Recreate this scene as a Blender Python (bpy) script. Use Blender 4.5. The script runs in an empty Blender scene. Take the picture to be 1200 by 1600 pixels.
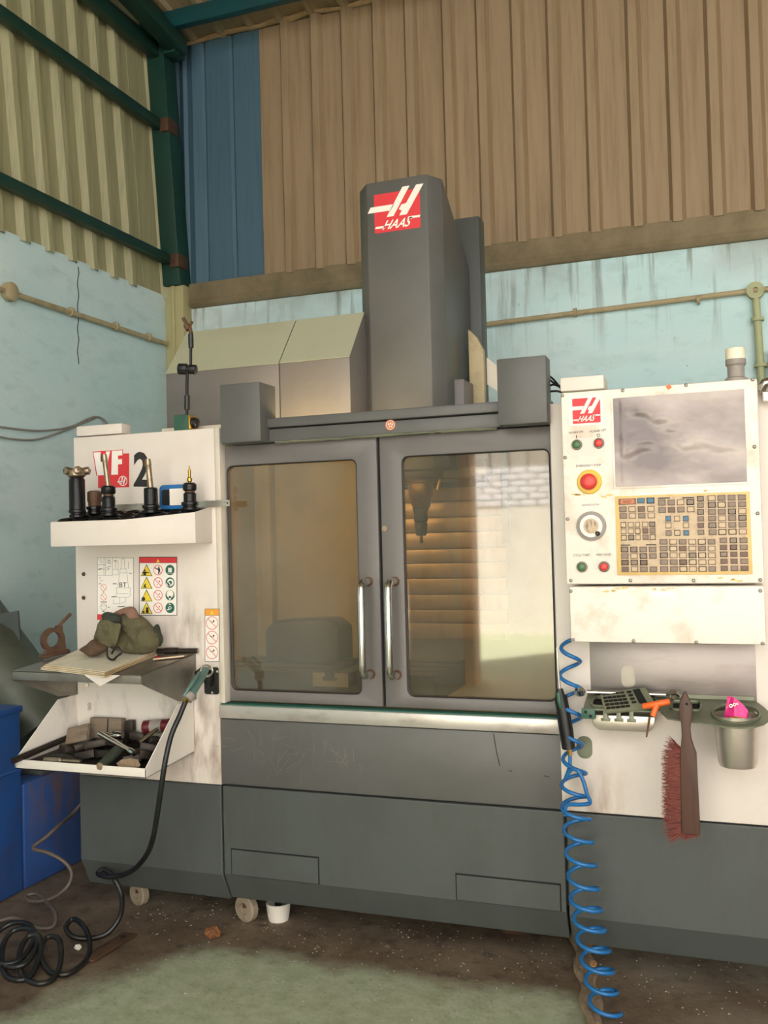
import bpy, bmesh, math, random
from mathutils import Vector, Matrix, noise
random.seed(7)
S = bpy.context.scene
COL = S.collection
PI = math.pi
# ------------------------------------------------------------------ camera
FPX = 1470.0
YAW, PITCH, ROLL = (math.radians(a) for a in (20.0, 1.36, -1.465))
CAM = Vector((0.0, -2.75, 1.31))
_f = Vector((-math.sin(YAW)*math.cos(PITCH), math.cos(YAW)*math.cos(PITCH), math.sin(PITCH)))
_r0 = Vector((math.cos(YAW), math.sin(YAW), 0)); _u0 = _r0.cross(_f)
_r = _r0*math.cos(ROLL)+_u0*math.sin(ROLL); _u = -_r0*math.sin(ROLL)+_u0*math.cos(ROLL)
cam = bpy.data.cameras.new('camera'); co = bpy.data.objects.new('camera', cam); COL.objects.link(co)
cam.sensor_fit = 'VERTICAL'; cam.sensor_height = 36.0; cam.sensor_width = 27.0
cam.lens = FPX/1600*36.0; cam.clip_start = .05; cam.clip_end = 200
co.matrix_world = Matrix(((_r.x, _u.x, -_f.x, CAM.x), (_r.y, _u.y, -_f.y, CAM.y), (_r.z, _u.z, -_f.z, CAM.z), (0, 0, 0, 1)))
S.camera = co
# ------------------------------------------------------------------ light
W = bpy.data.worlds.new('sky'); S.world = W; W.use_nodes = True
bg = W.node_tree.nodes['Background']
bg.inputs['Color'].default_value = (1.0, .97, .94, 1); bg.inputs['Strength'].default_value = 1.5
sun = bpy.data.lights.new('sun', 'SUN'); sun.energy = 20.0; sun.angle = .02; sun.color = (1, .97, .93)
so = bpy.data.objects.new('sun', sun); COL.objects.link(so); so.location = (-6, 3, 12)
so.rotation_euler = Vector((.35, -.45, -1)).to_track_quat('-Z', 'Y').to_euler()
S.view_settings.view_transform = 'Standard'; S.view_settings.look = 'None'
S.view_settings.exposure = 1.4; S.view_settings.gamma = 1.0; S.view_settings.use_curve_mapping = False

# ------------------------------------------------------------------ helpers
def at(px, py, X=None, Y=None, Z=None):
    """world point seen at a pixel of the photograph, on a plane of known X, Y or Z"""
    d = _r*((px-600)/FPX) - _u*((py-800)/FPX) + _f
    t = (X-CAM.x)/d.x if X is not None else ((Y-CAM.y)/d.y if Y is not None else (Z-CAM.z)/d.z)
    return CAM + d*t
def on(px, py, p0, n):
    d = _r*((px-600)/FPX) - _u*((py-800)/FPX) + _f
    return CAM + d*((Vector(p0)-CAM).dot(n)/d.dot(n))
def lin(c):
    return tuple((v/255/12.92 if v/255 <= .04045 else ((v/255+.055)/1.055)**2.4) for v in c)

class MB:
    def __init__(s): s.v = []; s.f = []; s.mi = []; s.m = 0
    def add(s, vs, fs):
        o = len(s.v); s.v += [Vector(p) for p in vs]
        for f in fs: s.f.append([i+o for i in f]); s.mi.append(s.m)
        return s
    def box(s, x0, x1, y0, y1, z0, z1):
        return s.add([(x, y, z) for z in (z0, z1) for y in (y0, y1) for x in (x0, x1)],
                     [(0, 1, 3, 2), (4, 6, 7, 5), (0, 4, 5, 1), (2, 3, 7, 6), (0, 2, 6, 4), (1, 5, 7, 3)])
    def obox(s, c, ax, ay, az):
        c, ax, ay, az = (Vector(q) for q in (c, ax, ay, az))
        return s.add([c+ax*i+ay*j+az*k for k in (-1, 1) for j in (-1, 1) for i in (-1, 1)],
                     [(0, 1, 3, 2), (4, 6, 7, 5), (0, 4, 5, 1), (2, 3, 7, 6), (0, 2, 6, 4), (1, 5, 7, 3)])
    def prism(s, poly, lo, hi, axis='y'):
        def P(p, a):
            return (a, p[0], p[1]) if axis == 'x' else ((p[0], a, p[1]) if axis == 'y' else (p[0], p[1], a))
        n = len(poly)
        return s.add([P(p, lo) for p in poly]+[P(p, hi) for p in poly],
                     [list(range(n))[::-1], list(range(n, 2*n))]+[(i, (i+1) % n, n+(i+1) % n, n+i) for i in range(n)])
    def slab(s, pts, off):
        """polygon of 3-D points given a thickness vector"""
        pts = [Vector(p) for p in pts]; off = Vector(off); n = len(pts)
        return s.add(pts+[p+off for p in pts], [list(range(n))[::-1], list(range(n, 2*n))]+[(i, (i+1) % n, n+(i+1) % n, n+i) for i in range(n)])
    def tube(s, path, r, n=8, closed=False):
        path = [Vector(p) for p in path]; N = len(path); rs = r if isinstance(r, (list, tuple)) else [r]*N
        tg = []
        for i in range(N):
            a = path[(i-1) % N] if (closed or i > 0) else path[i]; b = path[(i+1) % N] if (closed or i < N-1) else path[i]
            tg.append((b-a).normalized())
        nv = tg[0].orthogonal().normalized(); vs = []
        for i in range(N):
            if i: nv = (tg[i-1].rotation_difference(tg[i]) @ nv).normalized()
            b = tg[i].cross(nv)
            for k in range(n):
                a = 2*PI*k/n; vs.append(path[i]+(nv*math.cos(a)+b*math.sin(a))*rs[i])
        fs = []
        for i in range(N if closed else N-1):
            j = (i+1) % N
            for k in range(n): fs.append((i*n+k, i*n+(k+1) % n, j*n+(k+1) % n, j*n+k))
        if not closed: fs += [list(range(n))[::-1], list(range((N-1)*n, N*n))]
        return s.add(vs, fs)
    def lathe(s, prof, o=(0, 0, 0), d=(0, 0, 1), n=24, cap=True):
        o = Vector(o); d = Vector(d).normalized(); a = d.orthogonal().normalized(); b = d.cross(a); vs = []; fs = []
        for r, h in prof:
            for k in range(n):
                t = 2*PI*k/n; vs.append(o+d*h+(a*math.cos(t)+b*math.sin(t))*max(r, 1e-5))
        for i in range(len(prof)-1):
            for k in range(n): fs.append((i*n+k, i*n+(k+1) % n, (i+1)*n+(k+1) % n, (i+1)*n+k))
        if cap: fs += [list(range(n))[::-1], list(range((len(prof)-1)*n, len(prof)*n))]
        return s.add(vs, fs)
    def poly(s, pts): return s.add(pts, [list(range(len(pts)))])

def link(o, parent=None):
    COL.objects.link(o)
    if parent is not None:
        o.parent = parent; o.matrix_parent_inverse = Matrix.Translation(-WORLD[parent.name])
        WORLD[o.name] = Vector((0, 0, 0))
    else: WORLD[o.name] = Vector((0, 0, 0))
    return o
WORLD = {}
def mesh(name, mb, mats, bevel=0, smooth=None, seg=2, recalc=True):
    me = bpy.data.meshes.new(name)
    me.from_pydata([tuple(p) for p in mb.v], [], mb.f)
    mats = mats if isinstance(mats, (list, tuple)) else [mats]
    for m in mats: me.materials.append(m)
    if len(mats) > 1: me.polygons.foreach_set('material_index', mb.mi)
    bm = bmesh.new(); bm.from_mesh(me)
    if recalc: bmesh.ops.recalc_face_normals(bm, faces=bm.faces)
    if bevel:
        ed = [e for e in bm.edges if len(e.link_faces) == 2 and e.calc_face_angle(0) > .5]
        bmesh.ops.bevel(bm, geom=ed, offset=bevel, segments=seg, profile=.5, affect='EDGES', clamp_overlap=True)
    bm.to_mesh(me); bm.free()
    if smooth or bevel:
        me.polygons.foreach_set('use_smooth', [True]*len(me.polygons))
        me.set_sharp_from_angle(angle=math.radians(smooth or 35))
    return me
def part(name, mb, mats, parent=None, bevel=0, smooth=None, label=None, kind=None, recalc=True):
    o = bpy.data.objects.new(name, mesh(name, mb, mats, bevel, smooth, recalc=recalc)); link(o, parent)
    if label: o['label'] = label
    if kind: o['kind'] = kind
    return o
def tag(o, label, cat=None, group=None, kind=None):
    o['label'] = label
    if cat: o['category'] = cat
    if group: o['group'] = group
    if kind: o['kind'] = kind
    return o
def thing(name, label, cat, loc=(0, 0, 0), group=None):
    o = bpy.data.objects.new(name, None); COL.objects.link(o); o.location = loc; o.empty_display_size = .05
    WORLD[o.name] = Vector(loc)
    return tag(o, label, cat, group)
def inst(name, me, parent, loc, scale=(1, 1, 1), rot=None):
    """a copy that shares mesh data, placed in world coordinates"""
    o = bpy.data.objects.new(name, me); link(o, parent)
    o.location = loc; o.scale = scale
    if rot is not None: o.rotation_euler = rot
    return o
def rrect(x0, x1, z0, z1, r, k=6):
    pts = []
    for cx, cz, a0 in ((x1-r, z1-r, 0), (x0+r, z1-r, PI/2), (x0+r, z0+r, PI), (x1-r, z0+r, 1.5*PI)):
        for i in range(k+1):
            a = a0+PI/2*i/k; pts.append((cx+r*math.cos(a), cz+r*math.sin(a)))
    return pts
def frame(mb, x0, x1, z0, z1, hole, y0, y1, k=6):
    """rectangular plate with a rounded hole (points from rrect)"""
    n = len(hole); out = [(x1, z1), (x0, z1), (x0, z0), (x1, z0)]; o = len(mb.v); vs = []
    for y in (y0, y1):
        vs += [(p[0], y, p[1]) for p in hole]; vs += [(p[0], y, p[1]) for p in out]
    fs = []; m = n+4
    for b in (0, m):
        for c in range(4):
            for i in range(k):
                a = c*(k+1)+i; fs.append((b+a, b+a+1, b+n+c))
            a = c*(k+1)+k; fs.append((b+a, b+(a+1) % n, b+n+(c+1) % 4, b+n+c))
    fs += [(i, (i+1) % n, m+(i+1) % n, m+i) for i in range(n)]
    fs += [(n+i, n+(i+1) % 4, m+n+(i+1) % 4, m+n+i) for i in range(4)]
    return mb.add(vs, fs)
def spline(pts, sub=8, closed=False):
    pts = [Vector(p) for p in pts]; out = []; N = len(pts)
    for i in range(N if closed else N-1):
        g = (lambda j: pts[j % N]) if closed else (lambda j: pts[min(max(j, 0), N-1)])
        a, b, c, d = g(i-1), g(i), g(i+1), g(i+2)
        for k in range(sub):
            t = k/sub
            out.append(.5*((2*b)+(c-a)*t+(2*a-5*b+4*c-d)*t*t+(3*b-a-3*c+d)*t**3))
    if not closed: out.append(pts[-1])
    return out

# ------------------------------------------------------------------ materials
def mat(name, c, rough=.5, metal=0., dirt=None, amt=.5, ds=5., streak=1., lo=.5, hi=.72, bump=0., bs=60., var=.12, vs=3., spec=.5, emit=None, trans=0., ss=None, spots=()):
    m = bpy.data.materials.new(name); m.use_nodes = True; nt = m.node_tree; N = nt.nodes; L = nt.links
    b = N['Principled BSDF']; c = lin(c)
    b.inputs['Roughness'].default_value = rough; b.inputs['Metallic'].default_value = metal; b.inputs['Specular IOR Level'].default_value = spec
    tc = N.new('ShaderNodeTexCoord'); mp = N.new('ShaderNodeMapping'); L.new(tc.outputs['Object'], mp.inputs['Vector'])
    mp.inputs['Scale'].default_value = ss or (1, 1, streak)
    n0 = N.new('ShaderNodeTexNoise'); n0.inputs['Scale'].default_value = vs; n0.inputs['Detail'].default_value = 5; L.new(mp.outputs[0], n0.inputs['Vector'])
    mx = N.new('ShaderNodeMix'); mx.data_type = 'RGBA'; L.new(n0.outputs['Fac'], mx.inputs['Factor'])
    mx.inputs[6].default_value = (*[v*(1-var) for v in c], 1); mx.inputs[7].default_value = (*[min(1, v*(1+var)) for v in c], 1)
    last = mx.outputs[2]
    if dirt is not None:
        n1 = N.new('ShaderNodeTexNoise'); n1.inputs['Scale'].default_value = ds; n1.inputs['Detail'].default_value = 8; n1.inputs['Roughness'].default_value = .65; L.new(mp.outputs[0], n1.inputs['Vector'])
        r = N.new('ShaderNodeMapRange'); r.inputs['From Min'].default_value = lo; r.inputs['From Max'].default_value = hi; r.inputs['To Max'].default_value = amt; L.new(n1.outputs['Fac'], r.inputs['Value'])
        m2 = N.new('ShaderNodeMix'); m2.data_type = 'RGBA'; L.new(r.outputs[0], m2.inputs['Factor']); L.new(last, m2.inputs[6]); m2.inputs[7].default_value = (*lin(dirt), 1)
        last = m2.outputs[2]
    for (pc, pr, pcol, pa) in spots:
        vd = N.new('ShaderNodeVectorMath'); vd.operation = 'DISTANCE'; L.new(tc.outputs['Object'], vd.inputs[0]); vd.inputs[1].default_value = pc
        r1 = N.new('ShaderNodeMapRange'); L.new(vd.outputs['Value'], r1.inputs['Value']); r1.inputs['From Min'].default_value = pr; r1.inputs['From Max'].default_value = pr*.2
        ms = N.new('ShaderNodeMapping'); ms.inputs['Scale'].default_value = (1, 1, .3); L.new(tc.outputs['Object'], ms.inputs[0])
        n3 = N.new('ShaderNodeTexNoise'); n3.inputs['Scale'].default_value = 22; n3.inputs['Detail'].default_value = 8; L.new(ms.outputs[0], n3.inputs['Vector'])
        r3 = N.new('ShaderNodeMapRange'); L.new(n3.outputs['Fac'], r3.inputs['Value']); r3.inputs['From Min'].default_value = .42; r3.inputs['From Max'].default_value = .66; r3.inputs['To Max'].default_value = pa
        mm = N.new('ShaderNodeMath'); mm.operation = 'MULTIPLY'; L.new(r1.outputs[0], mm.inputs[0]); L.new(r3.outputs[0], mm.inputs[1])
        m3 = N.new('ShaderNodeMix'); m3.data_type = 'RGBA'; L.new(mm.outputs[0], m3.inputs['Factor']); L.new(last, m3.inputs[6]); m3.inputs[7].default_value = (*lin(pcol), 1); last = m3.outputs[2]
    L.new(last, b.inputs['Base Color'])
    if bump:
        nb = N.new('ShaderNodeTexNoise'); nb.inputs['Scale'].default_value = bs; nb.inputs['Detail'].default_value = 4; L.new(mp.outputs[0], nb.inputs['Vector'])
        bp = N.new('ShaderNodeBump'); bp.inputs['Strength'].default_value = bump; bp.inputs['Distance'].default_value = .01; L.new(nb.outputs['Fac'], bp.inputs['Height']); L.new(bp.outputs[0], b.inputs['Normal'])
    if emit: b.inputs['Emission Color'].default_value = (*lin(emit[:3]), 1); b.inputs['Emission Strength'].default_value = emit[3]
    return m
M = {}
M['cream'] = mat('cream paint', (222, 211, 201), .45, dirt=(186, 160, 140), amt=.35, ds=3, lo=.5, hi=.8, var=.04)
M['cream_left'] = mat('cream paint left panel', (222, 211, 201), .45, dirt=(186, 160, 140), amt=.35, ds=3, lo=.5, hi=.8, var=.04, spots=[((-1.655, 0, .60), .2, (120, 84, 58), .8), ((-1.70, 0, 1.0), .16, (130, 112, 98), .7), ((-1.72, 0, .75), .16, (70, 52, 40), .6)])
M['cream_right'] = mat('cream paint right panel', (224, 214, 204), .45, dirt=(180, 158, 140), amt=.4, ds=5, lo=.5, hi=.8, var=.04, spots=[((-.40, 0, .52), .16, (150, 116, 84), .6), ((-.30, 0, .86), .12, (170, 140, 110), .5)])
M['cream_stain'] = mat('stained cream paint', (228, 220, 210), .5, dirt=(112, 88, 66), amt=.55, ds=7, lo=.52, hi=.72, streak=.35, var=.05)
M['pendant'] = mat('pendant paint', (240, 231, 218), .5, dirt=(190, 150, 112), amt=.6, ds=8, lo=.49, hi=.72, var=.03)
M['beige'] = mat('beige paint', (214, 204, 188), .45, dirt=(150, 132, 108), amt=.3, ds=4, var=.05)
M['dark'] = mat('dark grey paint', (110, 105, 102), .42, dirt=(84, 78, 72), amt=.45, ds=4, lo=.45, hi=.8, bump=.05, bs=220, var=.07)
M['dark_mid'] = mat('dark grey paint mid', (92, 91, 88), .42, dirt=(70, 68, 63), amt=.5, ds=4, lo=.45, hi=.8, bump=.05, bs=220, var=.07)
M['dark_low'] = mat('dark grey paint lower', (74, 78, 75), .5, dirt=(54, 54, 49), amt=.5, ds=5, lo=.45, hi=.8, streak=.4, bump=.06, bs=220, var=.08)
M['tcover'] = mat('pale green grey paint', (176, 176, 150), .5, dirt=(150, 146, 120), amt=.4, ds=3, var=.04)
M['sill'] = mat('worn sill steel', (196, 190, 182), .35, .55, dirt=(120, 108, 96), amt=.5, ds=8, ss=(1, 1, 3), var=.06)
M['steel'] = mat('brushed steel', (206, 198, 184), .32, .8, dirt=(112, 92, 70), amt=.5, ds=6, lo=.5, hi=.8, var=.08)
M['chrome'] = mat('polished steel', (214, 210, 202), .16, 1., var=.04)
M['shelf_steel'] = mat('oily grey steel', (150, 144, 135), .38, .75, dirt=(74, 62, 50), amt=.6, ds=6, lo=.45, hi=.75, var=.1)
M['plate_steel'] = mat('galvanised plate', (150, 142, 138), .42, .7, dirt=(108, 96, 88), amt=.5, ds=9, ss=(.4, 1, 2.), var=.1)
M['caddy'] = mat('olive grey plate', (112, 116, 96), .42, .35, dirt=(72, 70, 54), amt=.5, ds=12, var=.1)
M['black'] = mat('black plastic', (26, 26, 26), .38, dirt=(60, 56, 50), amt=.3, ds=14)
M['gap'] = mat('dark seam', (14, 14, 14), .8)
M['toolblack'] = mat('black oxide steel', (34, 33, 34), .28, .6, dirt=(84, 62, 44), amt=.45, ds=22, lo=.55, hi=.75)
M['tooldull'] = mat('worn tool steel', (164, 146, 124), .35, .9, dirt=(90, 66, 46), amt=.6, ds=30, var=.12)
M['brass'] = mat('brass', (196, 158, 82), .3, 1., dirt=(120, 86, 40), amt=.4, ds=30)
M['rust'] = mat('brown cast iron', (98, 72, 54), .6, .35, dirt=(50, 36, 28), amt=.6, ds=18, bump=.15, bs=90)
M['rustlump'] = mat('rust', (126, 80, 46), .85, dirt=(70, 44, 28), amt=.6, ds=20, bump=.3, bs=60)
M['rubber'] = mat('black hose', (24, 24, 23), .35, dirt=(70, 62, 52), amt=.35, ds=16)
M['hosebrown'] = mat('dusty hose', (94, 82, 72), .5, dirt=(60, 50, 42), amt=.5, ds=14)
M['hoseblue'] = mat('blue polyurethane hose', (32, 104, 164), .28, dirt=(20, 56, 92), amt=.3, ds=9)
M['green'] = mat('green paint', (52, 92, 74), .45, dirt=(34, 56, 46), amt=.4, ds=12)
M['teal_gun'] = mat('teal air gun', (104, 136, 130), .35, .4, dirt=(70, 76, 68), amt=.5, ds=20)
M['red'] = mat('red print', (214, 52, 58), .5, var=.03)
M['white'] = mat('white print', (240, 232, 222), .5, var=.02)
M['orange'] = mat('orange print', (236, 158, 62), .5, var=.03)
M['yellow'] = mat('yellow print', (232, 204, 48), .5, var=.03)
M['pgreen'] = mat('green print', (38, 98, 84), .5, var=.03)
M['ink'] = mat('black print', (38, 36, 36), .5, var=.02)
M['greyink'] = mat('faded print', (150, 134, 122), .6, var=.02)
M['btn_red'] = mat('red button', (214, 62, 54), .35)
M['btn_green'] = mat('green button', (74, 112, 70), .35)
M['btn_yellow'] = mat('yellow ring', (232, 188, 64), .4)
M['grey'] = mat('grey plastic', (150, 142, 134), .5, dirt=(112, 100, 90), amt=.4, ds=20)
M['keypad'] = mat('yellowed keypad', (226, 192, 124), .55, dirt=(176, 124, 66), amt=.5, ds=16, lo=.5, hi=.75)
M['key_a'] = mat('grey key', (140, 122, 106), .5, dirt=(96, 78, 64), amt=.6, ds=60)
M['key_b'] = mat('cream key', (202, 178, 146), .5, dirt=(150, 118, 88), amt=.6, ds=60)
M['key_c'] = mat('brown key', (116, 92, 76), .5, dirt=(80, 54, 42), amt=.6, ds=60)
M['key_blue'] = mat('blue key', (74, 116, 142), .5, dirt=(60, 70, 78), amt=.5, ds=60)
M['key_red'] = mat('orange key', (206, 126, 84), .5, dirt=(150, 84, 56), amt=.5, ds=60)
M['beacon'] = mat('white lens', (236, 226, 200), .35)
M['bag'] = mat('olive cloth', (98, 92, 66), .9, dirt=(58, 54, 40), amt=.6, ds=14, bump=.5, bs=120)
M['bag_dark'] = mat('dark green cloth', (54, 60, 48), .9, dirt=(30, 34, 28), amt=.6, ds=18, bump=.4, bs=120)
M['bag_brown'] = mat('brown cloth', (92, 70, 52), .9, dirt=(56, 44, 34), amt=.6, ds=18, bump=.5, bs=120)
M['bag_pink'] = mat('faded pink lining', (136, 102, 86), .9, dirt=(92, 70, 60), amt=.5, ds=18, bump=.3, bs=120)
M['paper'] = mat('stained paper', (214, 206, 184), .85, dirt=(160, 140, 108), amt=.5, ds=12)
M['paper_edge'] = mat('brown paper edge', (176, 148, 106), .85, dirt=(116, 88, 56), amt=.6, ds=30)
M['wood'] = mat('dark wood', (82, 56, 44), .55, dirt=(56, 40, 32), amt=.6, ds=20, ss=(3, 3, .25), bump=.1, bs=60)
M['bristle'] = mat('red brown bristle', (118, 54, 42), .7, dirt=(66, 28, 24), amt=.5, ds=40)
M['drum'] = mat('blue bin paint', (44, 92, 166), .45, dirt=(74, 70, 80), amt=.65, ds=4, lo=.45, hi=.75, bump=.1, bs=30)
M['drum_rear'] = mat('rust-stained blue paint', (46, 84, 150), .5, dirt=(60, 62, 84), amt=.6, ds=5, lo=.45, hi=.72, bump=.1, bs=30, spots=[((-2.535, .33, .42), .36, (104, 84, 80), .9)])
M['drum_rusty'] = mat('rusty blue grey', (84, 86, 108), .6, dirt=(72, 58, 50), amt=.7, ds=4, lo=.4, hi=.7)  # blue grey with rust-brown patches
M['chute'] = mat('grey green sheet', (92, 96, 84), .4, .25, dirt=(60, 62, 54), amt=.5, ds=5)
M['orangetool'] = mat('orange plastic', (240, 108, 40), .4)
M['pink'] = mat('pink foil', (216, 36, 120), .28, .2, dirt=(150, 20, 80), amt=.4, ds=30, lo=.45)
M['snack'] = mat('snack crumbs', (196, 150, 54), .7, dirt=(120, 86, 24), amt=.6, ds=60)
M['calc'] = mat('khaki grey plastic', (120, 122, 100), .45, dirt=(80, 78, 60), amt=.4, ds=20)
M['rag'] = mat('dirty rag', (150, 128, 102), .9, dirt=(96, 76, 56), amt=.6, ds=16, bump=.4, bs=80)
M['rag_spot'] = mat('rag print', (196, 148, 96), .9, dirt=(170, 90, 80), amt=.7, ds=22)
M['woodblock'] = mat('oily wood', (128, 112, 94), .8, dirt=(80, 64, 50), amt=.7, ds=20, ss=(.3, 3, 3))
M['offcut'] = mat('oily dark steel', (56, 48, 42), .45, .5, dirt=(30, 26, 24), amt=.6, ds=14)
M['maroon'] = mat('maroon can', (96, 26, 34), .4)
M['bluecase'] = mat('blue plastic', (44, 110, 172), .35)
M['teal'] = mat('teal steel', (20, 78, 84), .5, dirt=(34, 52, 50), amt=.5, ds=6)
M['teal_dark'] = mat('green steel', (22, 62, 52), .5, dirt=(20, 44, 40), amt=.5, ds=6)
M['conduit'] = mat('cream conduit', (176, 160, 124), .55, dirt=(112, 96, 70), amt=.5, ds=10)
M['conduit_g'] = mat('green cream conduit', (176, 180, 138), .55, dirt=(130, 124, 86), amt=.4, ds=10)
M['clad_blue'] = mat('blue sheet', (78, 108, 126), .5, dirt=(56, 78, 92), amt=.5, ds=6, ss=(8, 8, .4), var=.1)
M['clad_brown'] = mat('brown sheet', (160, 136, 106), .6, dirt=(118, 94, 66), amt=.6, ds=5, ss=(7, 7, .35), lo=.45, hi=.75, var=.1, vs=2)
M['clad_green'] = mat('green grey sheet', (172, 166, 128), .55, dirt=(120, 120, 88), amt=.6, ds=6, ss=(7, 9, .3), lo=.4, hi=.75, var=.1)
M['roof'] = mat('roof sheet', (170, 152, 118), .6, dirt=(128, 108, 78), amt=.5, ds=5, ss=(6, .6, 1))
M['concrete'] = mat('brown concrete', (146, 130, 102), .85, dirt=(96, 84, 60), amt=.7, ds=5, bump=.4, bs=14, lo=.4)
M['pilaster'] = mat('cream green plaster', (180, 172, 128), .8, dirt=(140, 132, 94), amt=.5, ds=6)
M['offwhite'] = mat('off-white', (224, 216, 204), .5, var=.03)
M['brickwhite'] = mat('white-washed brick', (226, 226, 232), .9, dirt=(180, 170, 166), amt=.5, ds=12, bump=.3, bs=30)
M['plaster'] = mat('white plaster', (224, 220, 212), .9, dirt=(190, 182, 170), amt=.4, ds=2)
M['post'] = mat('pale wooden post', (214, 168, 132), .7, dirt=(170, 120, 90), amt=.4, ds=6)
M['shutter'] = mat('grey sheet fence', (150, 148, 142), .6)
M['int'] = mat('machine inner sheet', (188, 172, 138), .5, dirt=(126, 108, 76), amt=.5, ds=4, var=.06)
M['way'] = mat('way cover steel', (176, 152, 122), .35, .45, dirt=(116, 94, 70), amt=.5, ds=8, ss=(4, 4, 1))
M['table'] = mat('oily table iron', (70, 63, 52), .5, .3, dirt=(40, 37, 30), amt=.6, ds=8)
M['tslot'] = mat('pale iron', (196, 182, 148), .4, .3, dirt=(130, 112, 80), amt=.4, ds=20)
M['caster'] = mat('worn nylon wheel', (150, 136, 116), .6, dirt=(96, 78, 60), amt=.6, ds=16)
M['chips'] = mat('aluminium chips', (210, 200, 186), .4, .4)
M['lamp'] = mat('work light lens', (255, 240, 206), .4, emit=(255, 226, 170, 14.))

def wall_mat(name, base, top, zt, drip):
    """painted plaster with shallow relief, patchy stains and thin drip marks that start at the ledge"""
    m = bpy.data.materials.new(name); m.use_nodes = True; nt = m.node_tree; N = nt.nodes; L = nt.links; b = N['Principled BSDF']; b.inputs['Roughness'].default_value = .8
    tc = N.new('ShaderNodeTexCoord')
    def noi(sc, scale=(1, 1, 1), det=6, rough=.6):
        mp = N.new('ShaderNodeMapping'); mp.inputs['Scale'].default_value = scale; L.new(tc.outputs['Object'], mp.inputs[0])
        n = N.new('ShaderNodeTexNoise'); n.inputs['Scale'].default_value = sc; n.inputs['Detail'].default_value = det; n.inputs['Roughness'].default_value = rough; L.new(mp.outputs[0], n.inputs['Vector']); return n.outputs['Fac']
    def rng(v, a, b_, c=0., d=1.):
        r = N.new('ShaderNodeMapRange'); L.new(v, r.inputs['Value'])
        for k, q in (('From Min', a), ('From Max', b_), ('To Min', c), ('To Max', d)): r.inputs[k].default_value = q
        return r.outputs[0]
    def mix(f, a, c):
        x = N.new('ShaderNodeMix'); x.data_type = 'RGBA'; L.new(f, x.inputs['Factor'])
        if isinstance(a, tuple): x.inputs[6].default_value = (*lin(a), 1)
        else: L.new(a, x.inputs[6])
        x.inputs[7].default_value = (*lin(c), 1); return x.outputs[2]
    def mul(a, c):
        x = N.new('ShaderNodeMath'); x.operation = 'MULTIPLY'; L.new(a, x.inputs[0]); L.new(c, x.inputs[1]); return x.outputs[0]
    sp = N.new('ShaderNodeSeparateXYZ'); L.new(tc.outputs['Object'], sp.inputs[0])
    c = mix(rng(noi(1.1, (1, 1, 1.6)), .35, .7), base, top)
    c = mix(rng(noi(7, (1, 1, 2.2)), .56, .8, 0, .35), c, (140, 168, 166))
    c = mix(rng(noi(2.2, (1, 1, 3)), .55, .75, 0, .4), c, (160, 190, 186))
    if drip:
        h = rng(sp.outputs['Z'], zt-.55, zt, 0, 1)
        c = mix(mul(rng(noi(16, (1, 1, .07), 5), .53, .7, 0, 1), h), c, (104, 108, 96))
        c = mix(mul(rng(noi(1.4), .45, .6, 0, .6), rng(sp.outputs['Z'], zt-.22, zt, 0, 1)), c, (150, 152, 140))
    c = mix(rng(noi(34), .7, .76, 0, .8), c, (86, 92, 88))
    L.new(c, b.inputs['Base Color'])
    bp = N.new('ShaderNodeBump'); bp.inputs['Strength'].default_value = .35; bp.inputs['Distance'].default_value = .03; L.new(noi(5, (1, 1, 1.5), 8), bp.inputs['Height']); L.new(bp.outputs[0], b.inputs['Normal'])
    return m
M['wall_left'] = wall_mat('cyan plaster left', (198, 224, 227), (216, 231, 231), 2.8, False)
M['wall_back'] = wall_mat('cyan plaster back', (202, 232, 235), (224, 237, 238), 2.74, True)

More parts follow.
